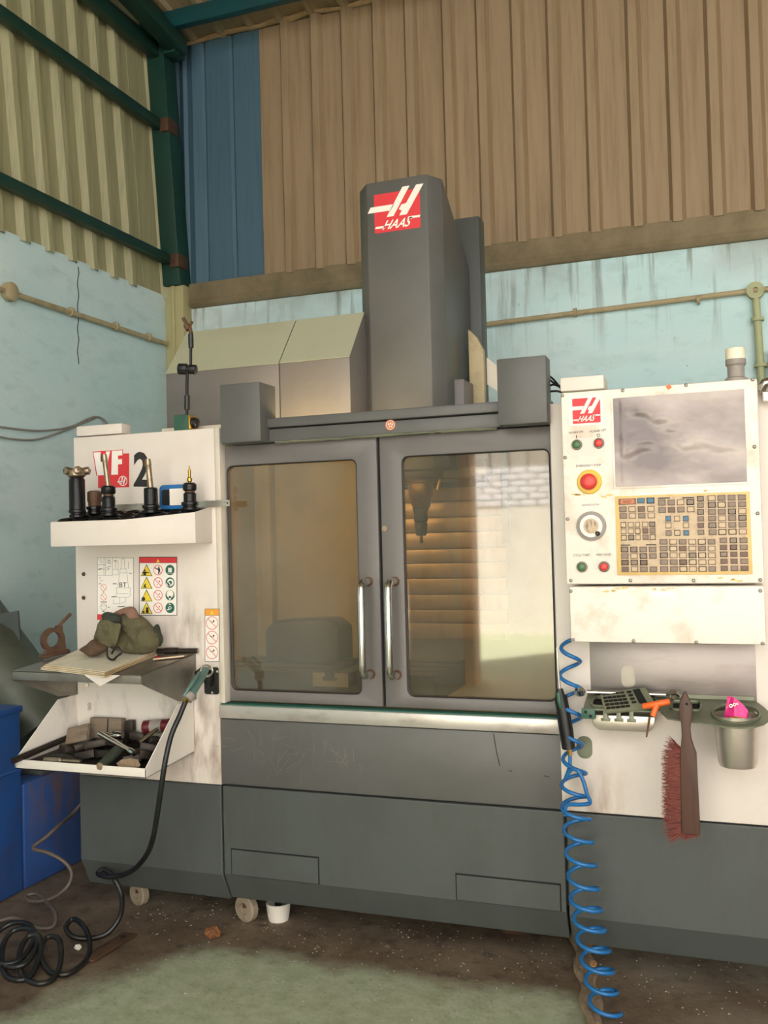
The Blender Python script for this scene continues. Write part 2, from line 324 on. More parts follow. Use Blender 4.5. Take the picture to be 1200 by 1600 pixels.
def floor_mat():
    m = bpy.data.materials.new('worn painted floor'); m.use_nodes = True; nt = m.node_tree; N = nt.nodes; L = nt.links; b = N['Principled BSDF']
    tc = N.new('ShaderNodeTexCoord'); sp = N.new('ShaderNodeSeparateXYZ'); L.new(tc.outputs['Object'], sp.inputs[0])
    def noi(sc, det=7, rough=.62):
        n = N.new('ShaderNodeTexNoise'); n.inputs['Scale'].default_value = sc; n.inputs['Detail'].default_value = det; n.inputs['Roughness'].default_value = rough; L.new(tc.outputs['Object'], n.inputs['Vector']); return n.outputs['Fac']
    def mth(op, a, c):
        x = N.new('ShaderNodeMath'); x.operation = op
        for i, q in enumerate((a, c)):
            if isinstance(q, (int, float)): x.inputs[i].default_value = q
            else: L.new(q, x.inputs[i])
        return x.outputs[0]
    def rng(v, a, b_, c=0., d=1.):
        r = N.new('ShaderNodeMapRange'); L.new(v, r.inputs['Value'])
        for k, q in (('From Min', a), ('From Max', b_), ('To Min', c), ('To Max', d)): r.inputs[k].default_value = q
        return r.outputs[0]
    def mix(f, a, c):
        x = N.new('ShaderNodeMix'); x.data_type = 'RGBA'; L.new(f, x.inputs['Factor'])
        if isinstance(a, tuple): x.inputs[6].default_value = (*lin(a), 1)
        else: L.new(a, x.inputs[6])
        if isinstance(c, tuple): x.inputs[7].default_value = (*lin(c), 1)
        else: L.new(c, x.inputs[7])
        return x.outputs[2]
    n1 = noi(3.0); n2 = noi(14)
    brown = mix(rng(n1, .35, .65), (92, 74, 58), (130, 112, 92))
    brown = mix(rng(n2, .52, .7, 0, .7), brown, (62, 48, 37))
    green = mix(rng(n2, .4, .7), (172, 178, 150), (150, 155, 124))
    green = mix(rng(noi(60), .58, .7, 0, .5), green, (84, 88, 70))
    # paint survives away from the machine, between the drip-soaked strips either side
    wob = mth('MULTIPLY', mth('SUBTRACT', n1, .5), .34)
    ys = mth('ADD', sp.outputs['Y'], wob)
    f1 = rng(ys, -.14, -.04, 1, 0)
    f2 = rng(mth('ADD', sp.outputs['X'], wob), -.5, -.36, 1, 0)
    lx = mth('ADD', mth('ADD', sp.outputs['X'], mth('MULTIPLY', sp.outputs['Y'], -.55)), wob)
    f3 = rng(lx, -1.66, -1.5, 0, 1)
    g = mth('MULTIPLY', f1, mth('MULTIPLY', f2, f3))
    c = mix(g, brown, green)
    c = mix(mth('MULTIPLY', rng(noi(2.2), .45, .6, 0, .5), rng(sp.outputs['X'], -.4, -.2, 0, 1)), c, (128, 118, 106))
    L.new(c, b.inputs['Base Color']); L.new(rng(n2, .3, .7, .45, .85), b.inputs['Roughness'])
    bp = N.new('ShaderNodeBump'); bp.inputs['Strength'].default_value = .3; bp.inputs['Distance'].default_value = .01; L.new(noi(30), bp.inputs['Height']); L.new(bp.outputs[0], b.inputs['Normal'])
    return m
M['floor'] = floor_mat()

def glass_mat(name, tint, haze, hamt, refl):
    m = bpy.data.materials.new(name); m.use_nodes = True; nt = m.node_tree; N = nt.nodes; L = nt.links
    for n in list(N): N.remove(n)
    out = N.new('ShaderNodeOutputMaterial'); tr = N.new('ShaderNodeBsdfTransparent'); tr.inputs[0].default_value = (*lin(tint), 1)
    df = N.new('ShaderNodeBsdfDiffuse'); df.inputs[0].default_value = (*lin(haze), 1)
    gl = N.new('ShaderNodeBsdfGlossy'); gl.inputs['Roughness'].default_value = .035
    tc = N.new('ShaderNodeTexCoord'); no = N.new('ShaderNodeTexNoise'); no.inputs['Scale'].default_value = 5; no.inputs['Detail'].default_value = 6; L.new(tc.outputs['Object'], no.inputs['Vector'])
    r = N.new('ShaderNodeMapRange'); L.new(no.outputs['Fac'], r.inputs['Value']); r.inputs['From Min'].default_value = .3; r.inputs['From Max'].default_value = .75; r.inputs['To Min'].default_value = hamt*.5; r.inputs['To Max'].default_value = hamt*1.4
    a = N.new('ShaderNodeMixShader'); L.new(r.outputs[0], a.inputs[0]); L.new(tr.outputs[0], a.inputs[1]); L.new(df.outputs[0], a.inputs[2])
    fr = N.new('ShaderNodeFresnel'); fr.inputs['IOR'].default_value = 1.5
    mm = N.new('ShaderNodeMath'); mm.operation = 'MULTIPLY_ADD'; mm.inputs[1].default_value = 1.; mm.inputs[2].default_value = refl; L.new(fr.outputs[0], mm.inputs[0])
    s2 = N.new('ShaderNodeMixShader'); L.new(mm.outputs[0], s2.inputs[0]); L.new(a.outputs[0], s2.inputs[1]); L.new(gl.outputs[0], s2.inputs[2])
    L.new(s2.outputs[0], out.inputs[0]); return m
M['glass'] = glass_mat('scratched polycarbonate', (226, 218, 200), (196, 186, 170), .09, .05)
def film_mat():
    m = bpy.data.materials.new('wrinkled plastic film'); m.use_nodes = True; nt = m.node_tree; N = nt.nodes; L = nt.links; b = N['Principled BSDF']
    tc = N.new('ShaderNodeTexCoord'); mp = N.new('ShaderNodeMapping'); mp.inputs['Rotation'].default_value = (0, .35, 0); mp.inputs['Scale'].default_value = (1, 1, 1.9); L.new(tc.outputs['Object'], mp.inputs[0])
    n = N.new('ShaderNodeTexNoise'); n.inputs['Scale'].default_value = 4; n.inputs['Detail'].default_value = 6; L.new(mp.outputs[0], n.inputs['Vector'])
    r = N.new('ShaderNodeValToRGB'); r.color_ramp.elements[0].position = .38; r.color_ramp.elements[0].color = (*lin((124, 112, 112)), 1); r.color_ramp.elements[1].position = .66; r.color_ramp.elements[1].color = (*lin((190, 175, 168)), 1)
    L.new(n.outputs['Fac'], r.inputs[0]); L.new(r.outputs[0], b.inputs['Base Color']); b.inputs['Roughness'].default_value = .22
    return m
M['film'] = film_mat()

# ------------------------------------------------------------------ lettering
_tx = {}
def textmesh(s, off=0.):
    if (s, off) in _tx: return _tx[(s, off)]
    cu = bpy.data.curves.new('t', 'FONT'); cu.body = s; cu.size = 1; cu.offset = off; cu.resolution_u = 3; cu.fill_mode = 'FRONT'
    o = bpy.data.objects.new('t', cu); COL.objects.link(o)
    me = bpy.data.meshes.new_from_object(o.evaluated_get(bpy.context.evaluated_depsgraph_get()))
    vs = [v.co.copy() for v in me.vertices]; fs = [list(p.vertices) for p in me.polygons]
    bpy.data.objects.remove(o); bpy.data.curves.remove(cu); bpy.data.meshes.remove(me)
    x0 = min(v.x for v in vs); x1 = max(v.x for v in vs); y0 = min(v.y for v in vs); y1 = max(v.y for v in vs)
    _tx[(s, off)] = ([((v.x-x0)/(x1-x0), (v.y-y0)/(y1-y0)) for v in vs], fs)
    return _tx[(s, off)]
def text(mb, s, tl, tr, bl, off=0., shear=0.):
    """letters filling the parallelogram tl, tr, bl"""
    tl, tr, bl = Vector(tl), Vector(tr), Vector(bl); vs, fs = textmesh(s, off)
    return mb.add([bl+(tr-tl)*(u+shear*v)+(tl-bl)*v for u, v in vs], fs)
for s_, o_ in (('HAAS', .02), ('BT', .01), ('2', .03), ('POWER ON', 0), ('POWER OFF', 0), ('EMERGENCY STOP', 0), ('HANDLE JOG', 0), ('CYCLE START', 0), ('FEED HOLD', 0), ('RESET', 0), ('H', .02)): textmesh(s_, o_)
class Decal:
    """flat print on a plane: local units u right, v down, layered a fraction of a millimetre apart"""
    def __init__(s, o, ux, vy, n): s.o, s.ux, s.vy, s.n = Vector(o), Vector(ux), Vector(vy), Vector(n).normalized(); s.mb = MB(); s.d = .0006
    def P(s, u, v): return s.o+s.ux*u+s.vy*v+s.n*s.d
    def m(s, i, layer): s.mb.m = i; s.d = .0006+.00025*layer; return s
    def poly(s, pts): s.mb.poly([s.P(*p) for p in pts]); return s
    def rect(s, u0, v0, u1, v1): return s.poly([(u0, v0), (u1, v0), (u1, v1), (u0, v1)])
    def disc(s, u, v, r, n=20, asp=1.): return s.poly([(u+r*math.cos(2*PI*k/n), v+r*asp*math.sin(2*PI*k/n)) for k in range(n)])
    def ring(s, u, v, r, w, n=24, asp=1.):
        for k in range(n):
            a, b = 2*PI*k/n, 2*PI*(k+1)/n
            s.poly([(u+q*math.cos(t), v+q*asp*math.sin(t)) for q, t in ((r, a), (r, b), (r-w, b), (r-w, a))])
        return s
    def line(s, u0, v0, u1, v1, w):
        L = math.hypot(u1-u0, v1-v0); dx, dy = -(v1-v0)/L*w/2, (u1-u0)/L*w/2
        return s.poly([(u0+dx, v0+dy), (u1+dx, v1+dy), (u1-dx, v1-dy), (u0-dx, v0-dy)])
    def text(s, t, u0, v0, u1, v1, off=0., shear=0.): text(s.mb, t, s.P(u0, v0), s.P(u1, v0), s.P(u0, v1), off, shear); return s
def logo(o, ux, vy, n, white_back=False):
    D = Decal(o, ux, vy, n)
    if white_back: D.m(0, 0).rect(-.13, -.13, 1.13, 1.08)
    D.m(1, 1); D.poly([(1-.0+x, y) for x, y in ()] or [(p[0], p[1]) for p in rrect(0, 1, 0, 1, .035, 4)])
    D.m(0, 2)
    D.poly([(.63, -.1), (.785, -.1), (.42, .615), (.268, .615)])
    D.poly([(.925, -.1), (1.085, -.1), (.706, .62), (.548, .62), (.60, .50), (.54, .46), (.60, .345), (.70, .33)])
    D.poly([(-.08, .31), (.44, .31), (.36, .46), (-.145, .46)])
    D.text('HAAS', .17, .70, .74, .93, .02, .19)
    D.poly([(.03, .83), (.24, .83), (.22, .885), (.01, .885)]); D.poly([(.74, .68), (1.0, .68), (.985, .735), (.72, .735)])
    return D

# ================================================================== SETTING
XL, YB = -3.2, 2.3
YF, XR = -5.0, 6.0
def roofz(y): return 4.40+.12*(YB-y)
fl = part('floor', MB().box(XL-.2, XR+.2, -12, YB+.2, -.12, 0), M['floor'])
tag(fl, 'worn workshop floor, pale green paint rubbed away to brown dirt', 'floor', kind='structure')
# --- back wall: plastered masonry, concrete ledge, ribbed sheets
wb = part('wall_back', MB().box(XL-.2, XR+.2, YB, YB+.2, 0, 2.87), M['wall_back'])
tag(wb, 'cyan plastered masonry wall behind the machine with ribbed sheeting above', 'wall', kind='structure')
part('concrete_ledge', MB().prism([(YB+.02, 2.735), (YB-.02, 2.735), (YB-.045, 2.76), (YB-.03, 2.785), (YB-.03, 2.885), (YB+.02, 2.885)], XL+.13, XR, 'x'), M['concrete'], wb, bevel=.006)
def ribs(u0, u1, first, pitch, wt, wbse, dep):
    """profile of a ribbed sheet, ribs standing out by dep"""
    pts = [(u0, 0)]; u = first
    while u < u1-wbse/2:
        if u > u0+wbse/2: pts += [(u-wbse/2, 0), (u-wt/2, dep), (u+wt/2, dep), (u+wbse/2, 0)]
        u += pitch
    return pts+[(u1, 0)]
def sheet(pr, sgn, base, axis_fn, lo, hi, th=.003):
    mb = MB(); n = len(pr); vs = []
    for h in (lo, hi):
        vs += [axis_fn(u, base+sgn*d, h) for u, d in pr]+[axis_fn(u, base+sgn*d-sgn*th, h) for u, d in pr]
    m = 2*n; fs = []
    for i in range(n-1):
        fs += [(i, i+1, m+i+1, m+i), (n+i, m+n+i, m+n+i+1, n+i+1), (i, n+i, n+i+1, i+1), (m+i, m+i+1, m+n+i+1, m+n+i)]
    fs += [(0, m, m+n, n), (n-1, 2*n-1, m+2*n-1, m+n-1)]
    return mb.add(vs, fs)
fx = lambda u, d, h: (u, d, h)
ztop = roofz(YB)-.02
part('cladding_sheet', sheet([(-3.2, 0), (-3.15, 0), (-3.13, -.02), (-3.09, .004), (-3.07, -.012), (-3.02, .012), (-2.96, 0), (-2.945, -.014), (-2.93, 0), (-2.765, 0), (-2.75, -.014), (-2.735, 0), (-2.56, 0)], -1, YB-.012, fx, 2.88, ztop), M['clad_blue'], wb, label='blue ribbed sheet in the corner')
x = -2.57; k = 0
while x < XR:
    x1 = min(x+1.0, XR)
    part('cladding_sheet', sheet(ribs(x, x1+.03, x+.19, .195, .044, .082, .034), -1, YB-.006+.003*(k % 2), fx, 2.872, ztop), M['clad_brown'], wb); x = x1; k += 1
part('mortar_ridge', MB().tube([(-3.1+.11*i, YB-.03+random.uniform(-.006, .006), ztop+.012+random.uniform(-.012, .012)) for i in range(30)], [.014+random.uniform(-.005, .006) for i in range(30)], 6), M['paper_edge'], wb, smooth=50)
part('eave_light_block', MB().box(XL-.2, XR+.2, YB+.03, YB+.12, 2.87, 4.5), M['concrete'], wb)  # unseen strip added behind the sheets to stop sun leaking at the eave
# --- left wall
wl = part('wall_left', MB().box(XL-.2, XL, YF, YB, 0, 2.81), M['wall_left'])
tag(wl, 'cyan plastered masonry wall on the left with green sheeting above', 'wall', kind='structure')
part('wall_light_block', MB().box(XL-.2, XL-.03, YF, YB, 2.81, 5.2), M['concrete'], wl)  # unseen backing added to block daylight leaking past the sheet ribs
LEAN = -.10
fy = lambda u, d, h: (d, u+LEAN*(h-2.81), h)
y = YF; k = 0
while y < 2.24:
    y1 = min(y+1.0, 2.36)
    part('cladding_sheet', sheet(ribs(y, y1+.02, 2.22-.178*math.floor((2.22-y)/.178), .178, .036, .085, .032), 1, XL-.012+.003*(k % 2), fy, 2.79, 5.4), M['clad_green'], wl); y = y1; k += 1
part('steel_column', MB().slab([(-3.19, 2.30, 2.86), (-3.07, 2.30, 2.86), (-3.07, 2.15, 4.42), (-3.19, 2.15, 4.42)], (0, -.13, 0)), M['teal_dark'], wl, bevel=.004)
part('girt', MB().box(-3.165, -3.115, YF, 2.10, 3.78, 3.84), M['teal_dark'], wl, bevel=.004)
part('girt', MB().box(-3.165, -3.115, YF, 2.18, 2.985, 3.04), M['teal_dark'], wl, bevel=.004)
part('girt', MB().box(-3.165, -3.10, YF, 2.06, 4.20, 4.29), M['teal_dark'], wl, bevel=.004)
for yy, z in ((2.12, 3.79), (2.20, 2.99)):
    part('girt_cleat', MB().box(-3.12, -3.06, yy-.06, yy+.05, z-.03, z+.05), M['rust'], wl, bevel=.004)
part('corner_pilaster', MB().box(XL, -3.07, YB-.10, YB, 0, 2.87).box(-3.15, -3.125, YB-.112, YB-.10, 0, 2.87), M['pilaster'], wl, bevel=.01)
cr = [at(122+1.2*math.sin(i*1.7), 417+i*9.5, X=XL+.001) for i in range(17)]
part('plaster_crack', MB().tube(cr, [.0025]*17, 5), M['gap'], wl)
# --- ceiling
ce = thing('ceiling', 'corrugated cream roof sheeting on teal steel purlins', 'ceiling', (0, 0, 4.4)); ce['kind'] = 'structure'
fr_ = lambda u, d, h: (u, h, roofz(h)+d)
x = XL-.1
while x < XR:
    x1 = min(x+1.0, XR+.1)
    part('roof_sheet', sheet(ribs(x, x1+.02, x+.1, .2, .03, .06, .026), -1, 0, fr_, YF-.3, YB+.1), M['roof'], ce); x = x1
for yy in (1.98, .8, -.4, -1.6, -2.8, -4.0, -4.9):
    z = roofz(yy)-.03
    part('purlin', MB().box(XL+.02, XR, yy-.025, yy+.025, z-.10, z), M['teal'], ce, bevel=.004)
part('rafter', MB().slab([(-3.04, 2.1, roofz(2.1)-.13), (-2.94, 2.1, roofz(2.1)-.13), (-2.94, YF, roofz(YF)-.13), (-3.04, YF, roofz(YF)-.13)], (0, 0, -.09)), M['teal_dark'], ce, bevel=.004)
part('beam_gusset', MB().box(-3.06, -2.98, 2.02, 2.14, 4.2, 4.34), M['teal_dark'], ce, bevel=.004)
# --- the rest of the shed: right wall, front wall stub with post, yard wall (seen mirrored in the door panes)
wr = part('wall_right', MB().box(XR, XR+.2, YF, YB, 0, 5.2), M['wall_back']); tag(wr, 'cyan plastered wall at the far right of the shed', 'wall', kind='structure')
wf = part('wall_front', MB().box(XL-.2, -2.16, YF-.2, YF, 0, 5.3), M['wall_left']); tag(wf, 'short plastered wall beside the open shed front', 'wall', kind='structure')
part('door_post', MB().box(-2.16, -2.06, YF-.2, YF+.02, 0, 5.2), M['post'], wf, bevel=.01)
yw = part('wall_yard', MB().box(-9, 9, -9.2, -9.0, 0, 1.62), M['plaster']); tag(yw, 'white plastered yard wall outside the shed', 'wall', kind='structure')
part('mortar_band', MB().box(-9, 9, -9.2, -9.02, 1.62, 2.12), M['shutter'], yw)
br = mesh('brick', MB().box(-.11, .11, -.02, .02, -.035, .035), M['brickwhite'], bevel=.006)
for r_ in range(6):
    for c_ in range(14):
        inst('brick', br, yw, (-4.7+.235*c_+.117*(r_ % 2), -9.008+random.uniform(-.006, .006), 1.665+.083*r_))
part('fence_sheet', sheet(ribs(-9, 9, -8.9, .25, .05, .1, .03), 1, -9.1, fx, 2.12, 3.0), M['shutter'], yw)

# ================================================================== WALL SERVICES
def conduit(name, pts, r, m, label, clips, cat='pipe'):
    t = thing(name, label, cat, pts[0])
    part('pipe', MB().tube(pts, r, 10), m, t, smooth=60)
    for c in clips: part('pipe_clip', MB().lathe([(r*1.7, -.008), (r*1.7, .008)], c[0], c[1], 12), m, t, smooth=40)
    return t
t = conduit('conduit_pipe', [(XL+.026, YF+.5, 2.515), (XL+.026, 2.17, 2.505)], .014, M['conduit'], 'cream electrical conduit running along the left cyan wall', [((XL+.026, y_, 2.51), (0, 1, 0)) for y_ in (-1.2, -.4, .4, 1.28, 1.66, 1.98)])
part('junction_box', MB().lathe([(.04, 0), (.045, .01), (.045, .04), (.03, .048)], (XL, .84, 2.512), (1, 0, 0), 20), M['conduit'], t, smooth=40)
t = conduit('conduit_pipe', [(-3.05, YB-.026, 2.42), (-1.26, YB-.026, 2.445), (.17, YB-.026, 2.478), (3.5, YB-.026, 2.49)], .014, M['conduit'], 'cream conduit running across the back wall behind the control pendant', [((x_, YB-.026, 2.46), (1, 0, 0)) for x_ in (-.72, -.1, .9)])
part('junction_box', MB().lathe([(.042, 0), (.042, .045), (.014, .045), (.014, .03)], (.17, YB, 2.476), (0, -1, 0), 20), M['conduit_g'], t, smooth=40)
t = conduit('conduit_drop', [(.172, YB-.034, 2.432), (.187, YB-.034, 1.9)], .019, M['conduit_g'], 'pale green vertical conduit above the right end of the pendant', [((.175, YB-.034, 2.33), (0, 0, 1)), ((.184, YB-.034, 2.1), (0, 0, 1))])
t = thing('switch_box', 'cream green electrical switch box on back wall at right frame edge', 'switch box', (.3, YB, 2.0))
part('box', MB().box(.222, .5, YB-.06, YB-.001, 1.85, 2.17), M['pilaster'], t, bevel=.006); part('lid', MB().box(.232, .49, YB-.068, YB-.06, 1.86, 2.16), M['conduit_g'], t, bevel=.003)
wc = spline([at(0, 667, X=-3.185), at(60, 673, X=-3.185), at(110, 667, X=-3.185), at(150, 651, X=-3.185), at(172, 668, X=-3.185), at(205, 720, X=-3.185)], 6)
o = part('wall_cable', MB().tube(wc, .005, 6).tube(spline([at(-20, 678, X=-3.187), at(20, 686, X=-3.187), at(60, 686, X=-3.187), at(105, 671, X=-3.187), at(148, 653, X=-3.187)], 6), .005, 6), M['grey'], smooth=60)
tag(o, 'thin grey cable looped over a nail on the left wall', 'cable')

# ================================================================== MACHINING CENTRE
mc = thing('machining_center', 'large grey and cream vertical machining centre with two glazed doors', 'machine', (-1.03, .6, 0))
def mp(name, mb, m, bevel=.004, label=None, parent=None, smooth=None): return part(name, mb, m, parent or mc, bevel, smooth, label)
ZL, ZT = .495, 1.68
lp = mp('front_panel', MB().box(-2.165, -1.597, 0, .03, ZL, ZT), M['cream_left'], label='cream left front panel')
mp('panel_return', MB().box(-1.597, -1.577, 0, .05, .765, ZT), M['beige'], .003)
mp('side_panel', MB().box(-2.165, -2.145, .03, 1.4, ZL, ZT), M['beige'])
mp('top_cover', MB().box(-2.165, -1.62, .03, .45, ZT-.02, ZT), M['beige'])
mp('top_cover', MB().box(-1.86, -1.60, .09, .2, ZT, ZT+.022), M['beige'], .003)
mp('top_flap', MB().box(-2.155, -1.965, 0.005, .06, ZT+.004, ZT+.04), M['cream'], .004, 'flat cream box on the left panel top')
# screws on the left panel
scr = mesh('screw', MB().lathe([(.0075, 0), (.007, .003), (.004, .0045), (.004, .003)], (0, 0, 0), (0, -1, 0), 10), M['rust'], smooth=40)
for q in ((131, 897), (131, 934)): inst('screw', scr, lp, at(*q, Y=0))
# sill, apron, base
mp('sill', MB().box(-1.6, -.467, -.004, .06, .716, .76), M['sill'], .004, 'bare worn steel door sill')
mp('sill_gutter', MB().box(-1.595, -.475, .005, .055, .7595, .763), M['pgreen'], 0)
ap = mp('apron_panel', MB().box(-1.597, -.470, 0, .03, .499, .714), M['dark_mid'])
def base(name, x0, x1, zc=.2, zb=.115):
    mp(name, MB().prism([(0, .493), (.25, .493), (.25, zb), (.045, zb), (0, zc)], x0, x1, 'x'), M['dark_low'], smooth=12)
base('base_panel', -2.165, -1.599, .2, .105); base('base_panel', -1.594, -.471, .205, .112); base('base_panel', -.464, .62, .195, .1)
mp('seam_backing', MB().box(-2.1, .6, .012, .05, .22, .51), M['gap'], 0)
mp('door_meeting_strip', MB().box(-1.04, -1.018, .045, .06, .77, 1.617), M['gap'], 0)
for x0, x1, z0, z1 in ((-1.563, -1.254, .207, .287), (-.798, -.489, .207, .281)):
    h = mp('base_hatch', MB().box(x0, x1, -.0022, .004, z0, z1), M['dark_low'], 0)
    part('hatch_seam', MB().box(x0-.004, x1+.004, -.0006, .002, z0-.002, z1+.005), M['gap'], h)
for q in ([(771, 1146), (776, 1175), (781, 1197)], [(795, 1204), (800, 1205)], [(850, 1212), (858, 1214)]):
    mp('paint_scratch', MB().tube([at(u, v, Y=-.0004) for u, v in q], .0013, 4), M['gap'], 0)
sc = MB()
for i in range(46):
    c = at(random.gauss(430, 38), random.gauss(1172, 16), Y=-.0002) if i < 30 else at(random.gauss(525, 14), random.gauss(1182, 16), Y=-.0002); a = random.gauss(1.3, .7); l = random.uniform(.01, .035)
    e = Vector((math.cos(a)*l, 0, math.sin(a)*l)); sc.tube([c-e, c+e*.2+Vector((.003, 0, 0)), c+e], .0005, 3)
part('fine_scratches', sc, M['grey'], ap, kind='stuff')
# door header
mp('header_rail', MB().box(-1.55, -.48, .0, .09, 1.667, 1.698), M['dark_mid'])
mp('header_rail', MB().box(-1.55, -.48, .012, .08, 1.622, 1.664), M['dark_mid'])
mp('brush_seal', MB().tube([(-1.38+.0185*i, .018+random.uniform(-.003, .003), 1.6205+random.uniform(-.0015, .0015)) for i in range(41)], [.003+random.uniform(0, .002) for _ in range(41)], 5), M['calc'], 0)
st = MB().lathe([(.0175, 0), (.0165, .002)], at(610, 664, Y=.012), (0, -1, 0), 24); st.m = 1
c = at(610, 664, Y=.0085)
st.tube([c+Vector((.0135*math.cos(a*.3), 0, .0135*math.sin(a*.3))) for a in range(21)], .0008, 4, True)
for dx, dz in ((-.006, .003), (.0, .004), (.006, .002), (-.003, -.004), (.004, -.005)): st.obox(c+Vector((dx, .0004, dz)), (.002, 0, 0), (0, .0006, 0), (0, 0, .0022))
mp('round_sticker', st, [M['key_red'], M['white']], 0, 'round orange sticker on the header rail')
mp('corner_cover', MB().box(-1.544, -1.398, -.05, .065, 1.62, 1.812), M['dark_mid'], .004, 'left boxy door drive cover')
mp('corner_cover', MB().box(-.620, -.475, -.05, .02, 1.62, 1.815), M['dark_mid'], .004, 'right boxy door drive cover')
mp('cover_screw', MB().lathe([(.005, 0), (.004, .003)], (-1.398, .045, 1.645), (1, 0, 0), 10), M['chrome'], 0, smooth=40)
# doors
def door(x0, x1, w0, w1, hx, lab):
    d = part('door', frame(MB(), x0, x1, .768, 1.619, rrect(w0, w1, .804, 1.552, .022), .035, .062), M['dark'], mc, .003, label=lab)
    part('window_pane', MB().prism(rrect(w0-.006, w1+.006, .798, 1.558, .026), .047, .0525, 'y'), M['glass'], d, label='scratched clear window pane')
    g = MB(); R0 = rrect(w0, w1, .804, 1.552, .022)
    part('gasket', g.tube([(p[0], .0375, p[1]) for p in R0], .0028, 6, True), M['black'], d, smooth=60)
    pth = [(hx, .04, 1.162), (hx, 0, 1.162)]+[(hx, -.005-.03*math.sin(a), 1.132+.03*math.cos(a)) for a in (.3, .6, .9, 1.2)]+[(hx, -.035, 1.12), (hx, -.035, 1.0), (hx, -.035, .91)]+[(hx, -.005-.03*math.sin(a), .90-.03*math.cos(a)) for a in (1.2, .9, .6, .3)]+[(hx, 0, .87), (hx, .04, .87)]
    part('handle', MB().tube(pth, .0118, 14), M['chrome'], d, smooth=60, label='curved polished steel handle')
    for z in (1.162, .87): part('handle_ring', MB().lathe([(.0155, 0), (.0155, .003)], (hx, .035, z), (0, -1, 0), 16), M['rust'], d, smooth=40)
    return d
dl = door(-1.60, -1.034, -1.572, -1.104, -1.072, 'left glazed sliding door')
dr = door(-1.024, -.45, -.951, -.488, -.983, 'right glazed sliding door')
lk = MB().lathe([(.009, 0), (.009, .004), (.0055, .004), (.0055, .001)], at(601, 826, Y=.035), (0, -1, 0), 16)
part('door_lock', lk, M['tooldull'], dr, smooth=40)
# right-hand body
mp('front_panel', MB().box(-.478, .62, 0, .03, .497, ZT), M['cream_right'], label='cream right front panel behind the pendant')
mp('side_panel', MB().box(.60, .62, .03, 1.4, ZL, ZT), M['beige'])
mp('backing_plate', MB().box(-.382, .061, -.0025, .0, .826, .985), M['plate_steel'], .001, 'bare grey steel plate above the tool caddy')
# spindle tower
X0, X1, YT = -1.257, -1.017, .6
C_ = .048
plan = [(X0, YT), (X1, YT), (X1+C_, YT+C_), (X1+C_, 1.02), (X0-C_, 1.02), (X0-C_, YT+C_)]
tw = MB(); zt = [2.657, 2.657, 2.648, 2.40, 2.40, 2.648]; n = 6
tw.add([(p[0], p[1], 1.55) for p in plan]+[(p[0], p[1], z) for p, z in zip(plan, zt)], [[5, 4, 3, 2, 1, 0], [6, 7, 8, 11], [11, 8, 9, 10]]+[(i, (i+1) % 6, 6+(i+1) % 6, 6+i) for i in range(6)])
tower = mp('spindle_cover', tw, M['dark_mid'], .004, 'tall dark grey spindle motor cover')
mp('column_cover', MB().box(-1.30, -.925, 1.03, 1.12, 1.5, 2.62), M['dark_low'], .004)
a_, b_, c_ = at(584.2, 305, Y=YT), at(655.8, 293.8, Y=YT), at(588.8, 373.8, Y=YT)
sz = b_.x-a_.x
D = logo((a_.x, YT, (a_.z+b_.z)/2), (sz, 0, 0), (0, 0, -.149), (0, -1, 0))
part('maker_logo', D.mb, [M['white'], M['red']], tower, recalc=False, label='red square emblem with white H and HAAS lettering')
# tool changer covers
for xa, xb, lab in ((-2.07, -1.574, 'left half of the tool changer cover'), (-1.570, -1.284, 'right half of the tool changer cover')):
    o = mp('tool_changer_cover', MB().prism([(.45, 1.66), (.45, 1.965), (.615, 2.163), (1.0, 2.163), (1.0, 1.66)], xa, xb, 'x'), M['dark'], .003, lab)
    sl = MB(); sl.slab([(xa, .4485, 1.966), (xb, .4485, 1.966), (xb, .6135, 2.1645), (xa, .6135, 2.1645)], (0, -.0012, .001))
    part('sloped_lid', sl, M['tcover'], o, label='pale green grey sloped lid')
# odds and ends right of the tower
mp('hose_bracket', MB().prism([(-.945, 1.6), (-.945, 2.12), (-.912, 2.085), (-.885, 2.03), (-.885, 1.6)], .88, .91, 'y'), M['conduit'], .002)
mp('guard_plate', MB().prism([(-.885, 2.01), (-.80, 1.93), (-.80, 1.84), (-.885, 1.9)], .93, .935, 'y'), M['beige'], 0)
mp('way_tray', MB().box(-.98, -.5, .5, .9, 1.69, 1.72), M['dark_low'], .003)
cb = MB()
for q in ([(857, 586), (866, 594), (874, 604), (880, 612)], [(857, 592), (868, 600), (878, 604)], [(858, 603), (866, 601), (876, 606), (882, 615)], [(858, 612), (870, 611), (880, 614)]):
    cb.tube(spline([at(p[0], p[1], Y=.03) for p in q], 5), .0032, 6)
mp('cable', cb, M['black'], 0, smooth=60)
mp('chrome_latch', MB().tube([(.097, -.02, 1.672), (.107, -.025, 1.69), (.14, -.025, 1.695)], .014, 10).box(.10, .16, -.03, .0, 1.64, 1.668), M['chrome'], .003)
